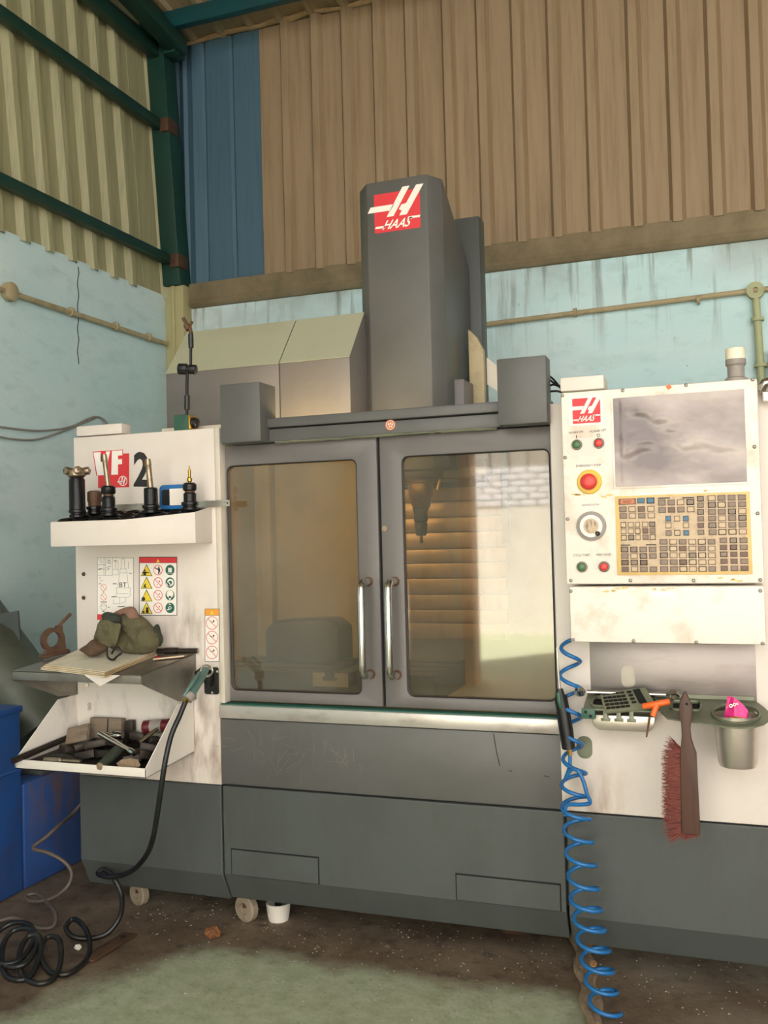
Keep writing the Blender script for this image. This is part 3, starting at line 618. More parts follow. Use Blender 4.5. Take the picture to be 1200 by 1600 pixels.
# --- inside the enclosure
mp('inner_wall', MB().box(-2.12, -.2, 1.25, 1.27, .45, 1.66), M['int'], 0)
mp('inner_wall', MB().box(-2.13, -2.11, .08, 1.25, .45, 1.66), M['int'], 0)
mp('inner_wall', MB().box(-.24, -.22, .08, 1.25, .45, 1.7), M['int'], 0)
mp('chip_pan', MB().box(-2.12, -.24, .08, 1.25, .45, .5), M['table'], 0)
mp('corner_post', MB().box(-2.05, -2.0, 1.19, 1.25, .5, 1.9), M['int'], .004)
zz = [1.70, 1.564, 1.441, 1.374, 1.311, 1.241, 1.181, 1.116, 1.048, .985, .928, .86]
for i in range(len(zz)-1):
    mp('way_cover', MB().box(-1.42, -.86, 1.10-.006*(i % 2)-.004*i, 1.12-.004*i, zz[i+1]+.004, zz[i]), M['way'], .003)
hd = mp('spindle_head', MB().box(-1.32, -.93, .74, 1.03, 1.56, 1.9), M['dark'], .006)
part('head_flange', MB().lathe([(.16, 0), (.17, .012), (.17, .03), (.15, .04)], (-1.157, .87, 1.52), (0, 0, 1), 32).box(-1.08, -.86, .76, .9, 1.525, 1.56), M['shelf_steel'], hd, smooth=40)
part('spindle_nose', MB().lathe([(.03, 0), (.038, .01), (.043, .04), (.05, .05), (.05, .1), (.058, .105), (.058, .13)], (-1.157, .87, 1.41), (0, 0, 1), 28), M['brass'], hd, smooth=40)
part('tool_holder', MB().lathe([(.006, -.03), (.006, 0), (.018, .0), (.025, .01), (.026, .05), (.022, .055), (.028, .06), (.028, .1), (.032, .1), (.032, .12)], (-1.16, .87, 1.30), (0, 0, 1), 24), M['toolblack'], hd, smooth=40)
part('coolant_nozzle', MB().tube([(-1.0, .8, 1.56), (-.99, .8, 1.545), (-.95, .8, 1.545), (-.91, .8, 1.57)], .006, 8).tube([(-1.05, .8, 1.53), (-1.06, .8, 1.50), (-1.065, .8, 1.48)], .007, 8), M['brass'], hd, smooth=60)
part('safety_label', MB().box(-1.305, -1.19, .7385, .7395, 1.60, 1.66), M['pilaster'], hd)
part('safety_label', MB().lathe([(.022, 0), (.022, .001)], (-1.215, .738, 1.63), (0, -1, 0), 18), M['pgreen'], hd)
part('bolt', MB().lathe([(.014, 0), (.011, .008)], (-1.14, .74, 1.63), (0, -1, 0), 12), M['chrome'], hd, smooth=40)
mp('guard_bar', MB().box(-.86, -.83, 1.0, 1.03, 1.26, 1.9), M['dark_low'], .004)
tb = mp('work_table', MB().box(-1.95, -1.0, .48, .9, .70, .80), M['table'], .004)
for i in range(3): part('table_slot', MB().box(-1.95, -1.0, .56+.12*i, .578+.12*i, .7995, .801), M['gap'], tb)
mp('vise_body', MB().prism([(-1.80, .8), (-1.80, .93), (-1.76, .965), (-1.52, .975), (-1.47, .94), (-1.47, .8)], .72, .88, 'y'), M['table'], .012, 'dark rounded vise on the work table')
TS = lambda dx, z0: [(-1.44+dx, .762), (-1.44+dx, .812), (-1.392+dx, .812), (-1.392+dx, .797), (-1.402+dx, .797), (-1.402+dx, .784), (-1.343+dx, .784), (-1.343+dx, .797), (-1.353+dx, .797), (-1.353+dx, .812), (-1.30+dx, .812), (-1.30+dx, .762)]
sb = mp('slotted_block', MB().prism(TS(0, 0), .40, .72, 'y'), M['table'], .001, 'iron block with a T-shaped slot on the work table')
part('pale_end', MB().prism(TS(0, 0), .3985, .40, 'y'), M['tslot'], sb)  # end cap coloured paler than the rest of the block
mp('pale_offcut', MB().prism([(-1.93, .80), (-1.96, .90), (-1.83, .915), (-1.87, .80)], .5, .505, 'y'), M['paper'], 0)
mp('header_light_block', MB().box(-1.6, -.45, .066, .085, 1.60, 1.668), M['dark_low'], .002)  # added behind the door top to stop lamp light leaking past
mp('work_light', MB().lathe([(.025, 0), (.025, .8)], (-1.95, .22, 1.635), (1, 0, .0), 16), M['lamp'], 0, smooth=40, label='tubular lamp inside the enclosure')
# --- feet and wheels under the base
def wheel(x, y, r, w, lab):
    wbm = MB(); n = 24
    wbm.lathe([(r*.45, -w/2), (r*.9, -w/2), (r, -w/2+.004), (r, w/2-.004), (r*.9, w/2), (r*.45, w/2), (r*.45, -w/2)], (x, y, r), (.35, 1, 0), n, cap=False)
    wbm.lathe([(r*.6, -w*.2), (r*.6, w*.2)], (x, y, r), (.35, 1, 0), n)
    o = mp('caster_wheel', wbm, M['caster'], 0, lab, smooth=40)
    part('fork', MB().box(x-.012, x+.012, y-.008, y+.012, r, r+.1), M['rust'], o, .002)
wheel(-2.03, .15, .042, .03, 'pale caster wheel under the left end'); wheel(-1.585, .13, .046, .03, 'pale caster wheel beside the white cup foot')
for x_, y_, m_, r0, hh in ((-1.487, .175, M['offwhite'], .042, .06), (-.70, .33, M['rust'], .058, .018)):
    o = mp('levelling_foot', MB().lathe([(r0*.8, 0), (r0*.9, hh*.3), (r0, hh), (r0*.9, hh), (r0*.8, hh*.5), (.01, hh*.5)], (x_, y_, 0), (0, 0, 1), 24), m_, 0, smooth=40)
    part('threaded_stem', MB().lathe([(.012, hh*.5), (.012, .13)], (x_, y_, 0), (0, 0, 1), 12), M['black'], o, smooth=40)  # black puts the darkness under the base into the stem colour

# --- decals on the left panel
def crop_decal(x0, y0, s, Y):
    f = lambda u, v: at(x0+u/s, y0+v/s, Y=Y); o = f(0, 0)
    D = Decal(o, (1, 0, 0), (0, 0, -1), (0, -1, 0)); D.P = lambda u, v: f(u, v)+Vector((0, -D.d, 0)); return D
D = crop_decal(130, 690, 6.316, 0)
D.m(1, 0).poly([(95, 100), (395, 78), (395, 118), (455, 115), (455, 450), (148, 458), (148, 338), (130, 338)])
D.m(0, 1).poly([(103, 108), (172, 103), (200, 262), (228, 98), (268, 95), (215, 330), (140, 335)]).poly([(285, 92), (388, 85), (388, 135), (345, 138), (345, 175), (385, 172), (385, 222), (345, 225), (345, 325), (278, 328)])
D.ring(393, 388, 44, 7, asp=1.12); D.poly([(385, 350), (398, 350), (378, 420), (365, 420)]).poly([(412, 350), (425, 350), (405, 420), (392, 420)]).poly([(340, 392), (405, 385), (402, 396), (338, 403)])
D.m(2, 0).text('2', 498, 100, 655, 445, .03)
part('model_lettering', D.mb, [M['white'], M['red'], M['ink']], lp, recalc=False, label='red and white VF with black numeral 2')
D = crop_decal(140, 860, 8, 0)
D.m(2, 0).rect(97, 92, 553, 1060); D.m(0, 1).rect(101, 96, 549, 1056)
D.m(2, 2)
for a in ((180, 96, 180, 312), (200, 96, 200, 312), (288, 96, 288, 312), (104, 180, 200, 180), (104, 235, 200, 235), (104, 312, 288, 312), (325, 140, 325, 235), (360, 140, 360, 305), (290, 235, 365, 235), (290, 305, 365, 305),
          (402, 105, 402, 205), (438, 105, 438, 205), (402, 105, 438, 105), (402, 205, 385, 232), (438, 205, 455, 232), (385, 232, 465, 232), (385, 232, 357, 468), (465, 232, 488, 468), (335, 468, 520, 468), (335, 468, 345, 525), (345, 525, 330, 550), (330, 550, 345, 585), (520, 468, 505, 510), (505, 510, 520, 550), (520, 550, 490, 585), (345, 585, 490, 585),
          (378, 590, 378, 665), (455, 590, 455, 640), (378, 665, 455, 640), (300, 610, 300, 668), (300, 668, 378, 668), (485, 140, 485, 232), (385, 280, 470, 280), (345, 540, 500, 540)): D.line(*a, 3)
for i in range(34):
    u, v = random.choice(((108, 120), (208, 120), (108, 200), (208, 200), (108, 330), (108, 380), (290, 410), (296, 125)))
    u += random.uniform(0, 30); v += random.choice((0, 14, 28, 42)) if v not in (125, 410) else random.choice((0, 10)); D.line(u, v, u+random.uniform(14, 42), v, 5)
for u, v, w in ((495, 285, 34), (275, 580, 60), (138, 645, 80), (228, 710, 26), (356, 702, 90), (165, 520, 24), (160, 765, 30)): D.line(u, v, u+w, v, 9)
D.text('BT', 374, 400, 465, 458, .01)
D.ring(178, 705, 38, 4, asp=1.15); D.line(140, 695, 216, 695, 3)
D.m(1, 2)
for v in (462, 582): D.ring(178, v, 38, 5, asp=1.15); D.line(152, v-30, 204, v+30, 5)
D.rect(101, 797, 549, 870)
part('tool_taper_label', D.mb, [M['white'], M['red'], M['ink']], lp, recalc=False, label='white tool taper drawing label marked BT')
D.m(0, 0)
D = crop_decal(140, 860, 8, 0)
D.m(2, 0).rect(619, 80, 1095, 815); D.m(0, 1).rect(627, 158, 1088, 808); D.m(1, 1).rect(625, 88, 1090, 155)
D.m(3, 2).poly([(835, 150), (858, 108), (880, 150)])
for i, v in enumerate((245, 402, 560, 718)):
    D.m(2, 2).poly([(642, v+76), (714, v-76), (788, v+76)]); D.m(3, 3).poly([(652, v+70), (714, v-60), (778, v+70)])
    D.m(2, 4); (D.disc(692, v+5, 12).rect(674, v+20, 710, v+66).rect(660, v+24, 745, v+36) if i == 0 else D.poly([(672, v+60), (690, v+20), (712, v+10), (700, v+40), (720, v+62)]) if i == 1 else D.disc(676, v+46, 24) if i == 2 else D.disc(724, v+8, 16).rect(706, v+22, 742, v+66).rect(665, v+40, 690, v+66))
    D.m(1, 2).ring(857, v, 57, 7, asp=1.15); D.line(815, v-46, 899, v+46, 7)
    if i == 0: D.m(2, 3).disc(868, v-35, 10).poly([(850, v-20), (880, v-25), (885, v+5), (870, v+55), (858, v+50), (862, v+10)]).line(815, v-25, 855, v-8, 9)
    else: D.m(1, 3).disc(875, v-15, 9).disc(848, v+22, 7)
    D.m(4, 2).disc(1007, v, 57, asp=1.15)
    D.m(0, 3); (D.rect(985, v-28, 1004, v+28).rect(1008, v-28, 1030, v+28).line(965, v+40, 1048, v+40, 5) if i == 0 else D.ring(1012, v, 42, 20, asp=1.1).disc(985, v+20, 26) if i == 1 else D.disc(1007, v-14, 44, asp=1.1).rect(994, v+10, 1020, v+58) if i == 2 else D.ring(1005, v, 20, 8).line(965, v+25, 1000, v+22, 8).line(995, v-48, 1015, v-40, 12))
part('warning_label', D.mb, [M['white'], M['red'], M['ink'], M['yellow'], M['pgreen']], lp, recalc=False, label='large pictogram warning label with red header')
D = crop_decal(310, 930, 9.412, 0)
D.m(2, 0).rect(94, 198, 310, 978); D.m(0, 1).rect(101, 300, 303, 970); D.m(3, 1).rect(99, 204, 304, 296)
D.m(4, 2).poly([(165, 285), (200, 225), (235, 285)])
for v in (408, 622, 840):
    D.m(1, 2).ring(203, v, 88, 8, asp=1.12); D.line(140, v-66, 268, v+68, 8)
    D.m(2, 3).line(175, v-20+random.uniform(0, 10), 235, v-10, 8).disc(228, v-30, 12)
part('warning_label', D.mb, [M['white'], M['red'], M['ink'], M['orange'], M['yellow']], lp, recalc=False, label='narrow pictogram label with orange header')

# ================================================================== CONTROL PENDANT
PY = -.1
pd = thing('control_pendant', 'grimy cream control pendant with film covered screen, keypad and buttons', 'control panel', (-.17, PY, .99))
hs = part('housing', MB().box(-.428, .087, PY, -.003, 1.157, 1.695), M['pendant'], pd, .006)
part('lower_door', MB().box(-.420, .086, PY, -.003, .996, 1.150), M['pendant'], pd, .005, label='blank cream lower cover with finger slot')
part('finger_slot', MB().lathe([(.033, -.001), (.033, .0012)], (0, 0, 0), (0, -1, 0), 28), M['steel'], pd, smooth=40)
fs_ = bpy.data.objects['finger_slot']; fs_.scale = (1, 1, .17); fs_.location = at(1035, 928.5, Y=PY)
# screen with wrinkled film
sx0, sx1, sz0, sz1 = -.284, .053, 1.424, 1.668
fm = MB(); nx, nz = 60, 44
def wr_(u, v):
    p = Vector((u*3.2+v*1.5, v*5.5, 3.1)); w = noise.fractal(p, .8, 2.1, 4)*.0035+noise.noise(Vector((u*1.6, v*3+u*1.2, 9)))*.006
    if abs(u-.07) < .02: w += .003*math.cos((u-.07)/.02*PI/2)
    return w*min(1, 12*u*(1-u), 12*v*(1-v))
vs = [(sx0+(sx1-sx0)*i/nx, PY-.003-max(-.0025, wr_(i/nx, j/nz)), sz0+(sz1-sz0)*j/nz) for j in range(nz+1) for i in range(nx+1)]
vs += [(sx0+(sx1-sx0)*i/nx, PY+.001, sz0+(sz1-sz0)*j/nz) for j in (0, nz) for i in (0, nx)]
fm.add(vs, [(j*(nx+1)+i, j*(nx+1)+i+1, (j+1)*(nx+1)+i+1, (j+1)*(nx+1)+i) for j in range(nz) for i in range(nx)])
part('screen_film', fm, M['film'], pd, smooth=80, label='crinkled grey plastic film over the screen')
part('screen_bezel', frame(MB(), sx0-.006, sx1+.006, sz0-.006, sz1+.006, rrect(sx0, sx1, sz0, sz1, .002), PY-.0025, PY+.002), M['pendant'], pd, .001)
# keypad plate and keys
kp = part('keypad_plate', MB().box(-.287, .059, PY-.003, PY+.001, 1.181, 1.398), M['keypad'], pd, .001, label='yellowed keypad plate')
part('keypad_field', MB().box(-.274, .046, PY-.0042, PY-.003, 1.190, 1.392), M['key_b'], kp)
KM = {k: mesh('key', MB().box(-.5, .5, -1, 0, -.5, .5), M['key_'+k], bevel=.14) for k in ('a', 'b', 'c', 'blue', 'red')}
KD = {k: mesh('key_surround', MB().box(-.5, .5, -1, 0, -.5, .5), M['gap'] if k else M['key_c']) for k in (0, 1)}
def key(x0, x1, y0, y1, k):
    a = at(950+x0/5.217, 750+y0/5.217, Y=PY-.004); b = at(950+x1/5.217, 750+y1/5.217, Y=PY-.004)
    c = (a+b)/2; w, h = abs(b.x-a.x), abs(a.z-b.z)
    o = inst('key', KM[k], pd, (c.x, PY-.0042, c.z), (w*.84, .0035, h*.8))
    q = bpy.data.objects.new('key_rim', KD[1 if random.random() < .25 else 0]); COL.objects.link(q); q.parent = o
    q.scale = (1.22, .4, 1.28); q.location = (0, 0, 0)
def pick(w='aaabbc'): return random.choice(w)
key(88, 228, 155, 198, 'red'); key(238, 300, 148, 190, 'blue'); key(315, 378, 145, 190, 'blue')
for j, (y0, y1) in enumerate(((218, 262), (272, 315))):
    for x0, x1 in ((92, 152), (167, 225), (243, 302), (320, 380)): key(x0+3*j, x1+3*j, y0-(x0-92)*.02, y1-(x0-92)*.02, pick())
for j, y0 in enumerate((345, 397, 449)):
    for x0, x1 in ((103, 148), (162, 210), (220, 262), (278, 328), (337, 385)): key(x0+2*j, x1+2*j, y0-(x0-103)*.02, y0+43-(x0-103)*.02, 'c' if (j, x0) == (1, 278) else pick('abbba'))
for j, y0 in enumerate((545, 598, 652, 706)):
    for i, (x0, x1) in enumerate(((105, 165), (182, 240), (257, 318), (333, 395))):
        if not (j == 2 and i == 3): key(x0+2*j, x1+2*j, y0, y0+43, pick('aaabc'))
for j, y0 in enumerate((163, 222)):
    for x0, x1 in ((408, 470), (485, 545), (562, 622), (640, 703)): key(x0+3*j, x1+3*j, y0-(x0-408)*.025, y0+45-(x0-408)*.025, 'c' if (j, x0) == (1, 485) else pick('aab'))
for x0, y0, k in ((467, 292, 'blue'), (538, 292, 'b'), (610, 292, 'blue'), (468, 348, 'b'), (612, 347, 'b'), (470, 410, 'a'), (541, 408, 'b'), (613, 408, 'blue')): key(x0, x0+49, y0, y0+45, k)
for j, y0 in enumerate((132, 185, 240, 295, 350, 405)): key(726+j, 780+j, y0, y0+42, 'c' if j == 4 else pick('ab'))
for j, y0 in enumerate((126, 181, 238, 292, 347, 404)):
    for x0, x1 in ((812, 878), (892, 958), (975, 1040), (1058, 1125)): key(x0+1.5*j, x1+1.5*j, y0-(x0-812)*.022, y0+44-(x0-812)*.022, pick('aaabb'))
for j, y0 in enumerate((482, 537, 592, 648, 704)):
    for x0, x1 in ((420, 485), (500, 563), (577, 640), (655, 718), (733, 797), (812, 875)): key(x0+1.5*j, x1+1.5*j, y0, y0+43, 'c' if x0 == 577 and j in (1, 3) else pick('abbb' if x0 > 600 else 'aab'))
for j, y0 in enumerate((471, 527, 584, 641, 698)):
    for x0, x1 in ((910, 970), (992, 1052), (1072, 1138)): key(x0+2*j, x1+2*j, y0, y0+43, pick('ccaac'))
PR = Decal((0, 0, 0), (1, 0, 0), (0, 0, -1), (0, -1, 0)); PR.P = lambda u, v: at(u, v, Y=PY-PR.d)
PR.m(0, 0)
def ptxt(s, u0, v0, u1, v1, slope=-.05):
    a, b, c = PR.P(u0, v0), PR.P(u1, v0+slope*(u1-u0)), PR.P(u0, v1); text(PR.mb, s, a, b, c)
ptxt('POWER ON', 889, 675, 911, 678.4, -.12); ptxt('POWER OFF', 922, 673, 947, 676.4, -.12); ptxt('EMERGENCY STOP', 900, 726.5, 939, 730); ptxt('HANDLE JOG', 909, 788, 936, 791.5); ptxt('CYCLE START', 896, 866, 922, 869.5, -.03); ptxt('FEED HOLD', 932, 865, 955, 868.5, -.03)
PR.rect(900, 680, 901.2, 685); PR.ring(935, 680, 2.6, .9, 14)
part('panel_lettering', PR.mb, M['ink'], hs, recalc=False, label='small printed button captions')
RS = Decal((0, 0, 0), (1, 0, 0), (0, 0, -1), (0, -1, 0)); RS.P = lambda u, v: at(950+u/5.217, 750+v/5.217, Y=PY-.0082)
RS.text('RESET', 125, 168, 192, 186); RS.line(408, 150, 505, 145, 9); RS.line(605, 146, 703, 143, 9); RS.line(103, 531, 182, 530, 8); RS.line(310, 527, 392, 527, 8)
part('keypad_lettering', RS.mb, M['ink'], kp, recalc=False)
a_, b_, c_ = at(894, 623.5, Y=PY), at(937.5, 619, Y=PY), at(895.5, 662.5, Y=PY)
lg = logo((a_.x, PY, a_.z), (b_.x-a_.x, 0, 0), (0, 0, -(a_.z-c_.z)), (0, -1, 0), True)
part('maker_logo', lg.mb, [M['white'], M['red']], hs, recalc=False, label='small red emblem with white H and HAAS lettering')
# buttons
def push(px, py, r, m, lab):
    c = at(px, py, Y=PY)
    o = part('push_button', MB().lathe([(r, 0), (r, .006), (r*.82, .008), (r*.78, .004)], c, (0, -1, 0), 28), M['grey'], pd, smooth=40, label=lab)
    part('bezel_line', MB().lathe([(r*1.04, 0), (r*1.04, .003)], c, (0, -1, 0), 28), M['black'], o, smooth=40)
    part('button_cap', MB().lathe([(r*.74, .003), (r*.74, .009), (r*.6, .011), (r*.2, .0115)], c, (0, -1, 0), 28), m, o, smooth=50)
push(901.5, 695, .0142, M['btn_green'], 'green power-on push button'); push(935.8, 692.5, .0142, M['btn_red'], 'red power-off push button')
push(909.5, 886, .0145, M['btn_green'], 'green cycle-start push button'); push(944, 885.5, .0145, M['btn_red'], 'red feed-hold push button')
part('clean_patch', MB().prism(rrect(at(888, 690, Y=PY).x, at(946, 690, Y=PY).x, at(915, 712, Y=PY).z, at(915, 684, Y=PY).z, .014), PY-.0006, PY+.001, 'y'), M['offwhite'], hs)
c = at(921, 753, Y=PY); o = part('emergency_stop', MB().lathe([(.034, 0), (.034, .004), (.031, .007)], c, (0, -1, 0), 32), M['btn_yellow'], pd, smooth=40, label='red mushroom emergency stop on a yellow ring')
part('button_cap', MB().lathe([(.014, .006), (.016, .012), (.0225, .014), (.0225, .02), (.018, .025), (.008, .0265)], c, (0, -1, 0), 32), M['btn_red'], o, smooth=50)
c = at(924, 822, Y=PY); o = part('jog_wheel', MB().lathe([(.041, 0), (.0405, .006), (.0315, .008), (.0305, .004)], c, (0, -1, 0), 40), M['grey'], pd, smooth=40, label='round handle jog wheel')
part('wheel_face', MB().lathe([(.0315, .0), (.031, .0065), (.024, .007)], c, (0, -1, 0), 36), M['white'], o, smooth=40)
part('wheel_badge', MB().lathe([(.021, .007), (.020, .0085)], c, (0, -1, 0), 28), M['key_b'], o, smooth=40)
DJ = Decal(c+Vector((0, -.0085, 0)), (.018, 0, 0), (0, 0, .018), (0, -1, 0)); DJ.m(0, 0); DJ.poly([(-.9, .0), (-.5, .75), (-.35, .1), (-.55, -.75)]); DJ.poly([(-.15, .9), (.1, .95), (.2, .1), (.05, -.05)]); DJ.poly([(.45, .8), (.8, .5), (.75, -.1), (.5, .1)])
part('wheel_print', DJ.mb, M['greyink'], o, recalc=False)
part('crank_knob', MB().lathe([(.006, .006), (.0065, .014), (.003, .018)], c+Vector((.018, 0, -.021)), (0, -1, 0), 14), M['black'], o, smooth=40)
pscr = mesh('screw', MB().lathe([(.0052, 0), (.0048, .002), (.003, .0028), (.0025, .0015)], (0, 0, 0), (0, -1, 0), 10), M['shelf_steel'], smooth=40)
for q in ((879, 618), (883, 715), (973, 610), (1072, 602), (1176, 593), (1179, 698), (1184, 802), (887, 811), (892, 907), (985, 907), (1084, 907), (1188, 906), (892, 923.5), (1188, 923), (896, 999.5), (990, 1001.5), (1088, 1003.5), (1191.5, 1005.5)): inst('screw', pscr, pd, at(*q, Y=PY))
# peeled paint flakes (brown base showing)
pk = MB()
for cx, cz, n_, w_ in ((900, 772, 5, 9), (950, 775, 5, 7), (1000, 780, 4, 9), (1030, 922, 5, 12), (960, 920, 5, 10), (1150, 905, 4, 20), (1110, 770, 3, 8)):
    for i in range(n_):
        c = (cx+random.gauss(0, w_), cz+random.gauss(0, 2.2)); a0 = random.random()*6; R_ = random.uniform(1.2, 4.2)
        pk.slab([at(c[0]+R_*(1.6)*random.uniform(.6, 1.2)*math.cos(a0+k*.785), c[1]+R_*.55*random.uniform(.5, 1.2)*math.sin(a0+k*.785), Y=PY-.0004) for k in range(8)], (0, -.0003, 0))
part('peeled_paint', pk, M['keypad'], hs, kind='stuff')
part('orange_sticker', MB().obox(at(1045, 604.5, Y=PY-.0008), (.005, 0, .003), (0, .0004, 0), (-.003, 0, .005)), M['orangetool'], hs)
part('top_box', MB().box(-.429, -.308, PY+.005, -.01, 1.699, 1.738), M['offwhite'], pd, .004, label='small cream box on the pendant top')
bk = part('beacon_base', MB().lathe([(.029, 0), (.029, .01), (.022, .014), (.022, .043), (.0265, .048), (.0265, .062), (.02, .062)], (.036, -.045, 1.695), (0, 0, 1), 28), M['grey'], pd, smooth=40, label='grey beacon stem on the pendant top')
part('beacon_lens', MB().lathe([(.0255, .062), (.026, .066), (.026, .088), (.024, .092), (.01, .093)], (.036, -.045, 1.695), (0, 0, 1), 28), M['beacon'], bk, smooth=40)

# ================================================================== TOOL RACK AND TOOLS
tr = thing('tool_tray', 'cream folded sheet tool tray jutting from the left panel', 'tray', (-1.85, -.1, 1.297))
zt_ = lambda y_: 1.417+.19*y_      # top slopes down to the front
pl = [(-1.611, -.002), (-1.615, -.1), (-1.811, -.2), (-2.105, -.2), (-2.12, -.002)]
tm = MB(); n = len(pl)
tm.add([(p[0], p[1], 1.297) for p in pl]+[(p[0], p[1], zt_(p[1])) for p in pl]+[(p[0]*.985-.028, p[1]*.93-.004, zt_(p[1])) for p in pl]+[(p[0]*.985-.028, p[1]*.93-.004, zt_(p[1])-.012) for p in pl],
       [list(range(n))[::-1]]+[(i, (i+1) % n, n+(i+1) % n, n+i) for i in range(n)]+[(n+i, n+(i+1) % n, 2*n+(i+1) % n, 2*n+i) for i in range(n)]+[(2*n+i, 2*n+(i+1) % n, 3*n+(i+1) % n, 3*n+i) for i in range(n)]+[list(range(3*n, 4*n))])
part('tray_body', tm, M['cream'], tr, .002)
part('hole_plate', MB().slab([(p[0]*.985-.028, p[1]*.93-.004, zt_(p[1])-.0115) for p in pl], (0, 0, .007)), M['black'], tr, label='black plastic pocket plate')
pk_ = mesh('tool_pocket', MB().lathe([(.026, 0), (.0265, .006), (.023, .008), (.020, .006), (.020, .001)], (0, 0, 0), (0, 0, 1), 20), M['toolblack'], smooth=40)
for i in range(8):
    for j in range(3):
        x_ = -2.07+.06*i+.02*(j % 2); y_ = -.165+.058*j
        if y_ > -.2+(max(0, x_+1.80))*.5+.02: inst('tool_pocket', pk_, tr, (x_, y_, zt_(y_)-.005), rot=(.187, 0, 0))
def holder(name, label, px, py, Yp, profs, extra=None):
    b = at(px, py, Y=Yp); b.z = zt_(Yp)+.0035
    t = thing(name, label, 'tool holder', b, None)
    for nm, m_, pr in profs: part(nm, MB().lathe(pr, b, (0, 0, 1), 26), m_, t, smooth=38)
    if extra: extra(t, b)
    return t
FL = [(.020, 0), (.0265, .002), (.0265, .009), (.023, .012), (.023, .015), (.0285, .018), (.0285, .026), (.022, .029)]
def face_mill(t, b):
    part('cutter_head', MB().lathe([(.024, .135), (.03, .14), (.032, .15), (.03, .158), (.012, .158), (.012, .15)], b, (0, 0, 1), 26), M['tooldull'], t, smooth=38)
    for k in range(5):
        a = k*2*PI/5+.45; c = b+Vector((.034*math.cos(a), .034*math.sin(a), .156)); d = Vector((math.cos(a), math.sin(a), 0))
        q = part('insert_seat', MB().lathe([(.0125, -.009), (.0135, -.005), (.0135, .006), (.008, .01)], c, d*.9+Vector((0, 0, .1)), 16), M['tooldull'], t, smooth=38)
        part('insert_screw', MB().lathe([(.004, .0095), (.003, .012)], c, d*.9+Vector((0, 0, .1)), 10), M['rust'], q, smooth=38)
holder('face_mill_holder', 'black tool holder with five-lobed face mill, leftmost on the tool tray', 121, 806, -.155, [('flange', M['toolblack'], FL), ('body', M['toolblack'], [(.0265, .028), (.0265, .125), (.022, .135), (.02, .14)])], face_mill)
holder('stub_holder', 'short brown stub tool holder behind the long end mill', 148, 797, -.095, [('flange', M['toolblack'], FL), ('body', M['rust'], [(.021, .028), (.021, .04), (.024, .045), (.024, .076), (.015, .08)])])
def shank(r, h0, h1, dx, m_, tip=None):
    def f(t, b):
        part('cutter', MB().tube([b+Vector((dx*(h-h0)/(h1-h0), 0, h)) for h in (h0, h0+(h1-h0)*.4, h1-.022, h1-.02, h1)], [r, r, r, r*1.12, r*.95], 14), m_, t, smooth=40)
        q = part('cutting_insert', MB().obox(b+Vector((dx-r*.6, -r*.6, h1-.012)), (r*.35, 0, 0), (0, r*.5, 0), (0, 0, .012)), M['rust'], t, .001)
    return f
holder('end_mill_holder', 'black collet tool holder with long slim end mill in front of the red lettering', 170, 802, -.145, [('flange', M['toolblack'], FL), ('body', M['toolblack'], [(.021, .028), (.0215, .06), (.018, .066)]), ('neck', M['rust'], [(.0165, .064), (.0165, .074)]), ('collet_nut', M['toolblack'], [(.021, .073), (.0235, .077), (.0235, .095), (.019, .1), (.012, .1)])], shank(.0085, .09, .205, -.014, M['tooldull']))
holder('boring_bar_holder', 'black cylindrical tool holder with grey boring bar overlapping the numeral', 236, 793, -.115, [('flange', M['toolblack'], FL), ('body', M['toolblack'], [(.0225, .028), (.0225, .08), (.019, .084), (.012, .084)])], shank(.0098, .08, .178, -.009, M['tooldull']))
def tip(t, b):
    part('brass_tip', MB().lathe([(.005, .085), (.005, .092), (.0085, .095), (.0085, .105), (.005, .108), (.005, .13), (.0022, .137), (.002, .145)], b, (0, 0, 1), 16), M['brass'], t, smooth=38)
holder('edge_finder_holder', 'black collet holder with slim brass tip at the right end of the tray', 297, 789, -.085, [('flange', M['toolblack'], FL), ('body', M['toolblack'], [(.0205, .028), (.021, .054), (.017, .058)]), ('neck', M['rust'], [(.016, .056), (.016, .064)]), ('collet_nut', M['toolblack'], [(.018, .063), (.0225, .067), (.0225, .084), (.017, .09), (.006, .09)])], tip)
g0 = at(249, 790, Y=-.05); g1 = at(288, 751, Y=-.05); gz = zt_(-.05)+.004
t = thing('gauge_case', 'blue plastic gauge case with white card leaning on the panel', 'case', (g0.x, -.05, gz))
part('shell', MB().prism(rrect(g0.x, g1.x, gz, gz+.082, .014), -.05, -.022, 'y'), M['bluecase'], t, .003)
part('dark_window', MB().prism(rrect(g0.x+.010, g0.x+.05, gz+.014, gz+.066, .008), -.0512, -.05, 'y'), M['black'], t)
part('white_card', MB().box(g0.x+.042, g1.x+.004, -.0525, -.0513, gz+.013, gz+.068), M['white'], t)
t = thing('steel_rule', 'thin steel rule lying behind the tool holders, end poking past panel', 'ruler', (-2.03, -.012, zt_(-.012)))
rz = zt_(-.012)+.001
part('blade', MB().box(-2.03, -1.537, -.013, -.0115, rz, rz+.021), M['steel'], t)
part('hanging_hole', MB().lathe([(.003, 0), (.003, .0006)], (-1.545, -.013, rz+.0105), (0, -1, 0), 12), M['gap'], t)
gm = MB()
for i in range(60): gm.box(-2.02+.008*i, -2.0195+.008*i, -.0133, -.0129, rz+.011, rz+(.021 if i % 5 == 0 else .017))
part('graduations', gm, M['ink'], t, kind='stuff')
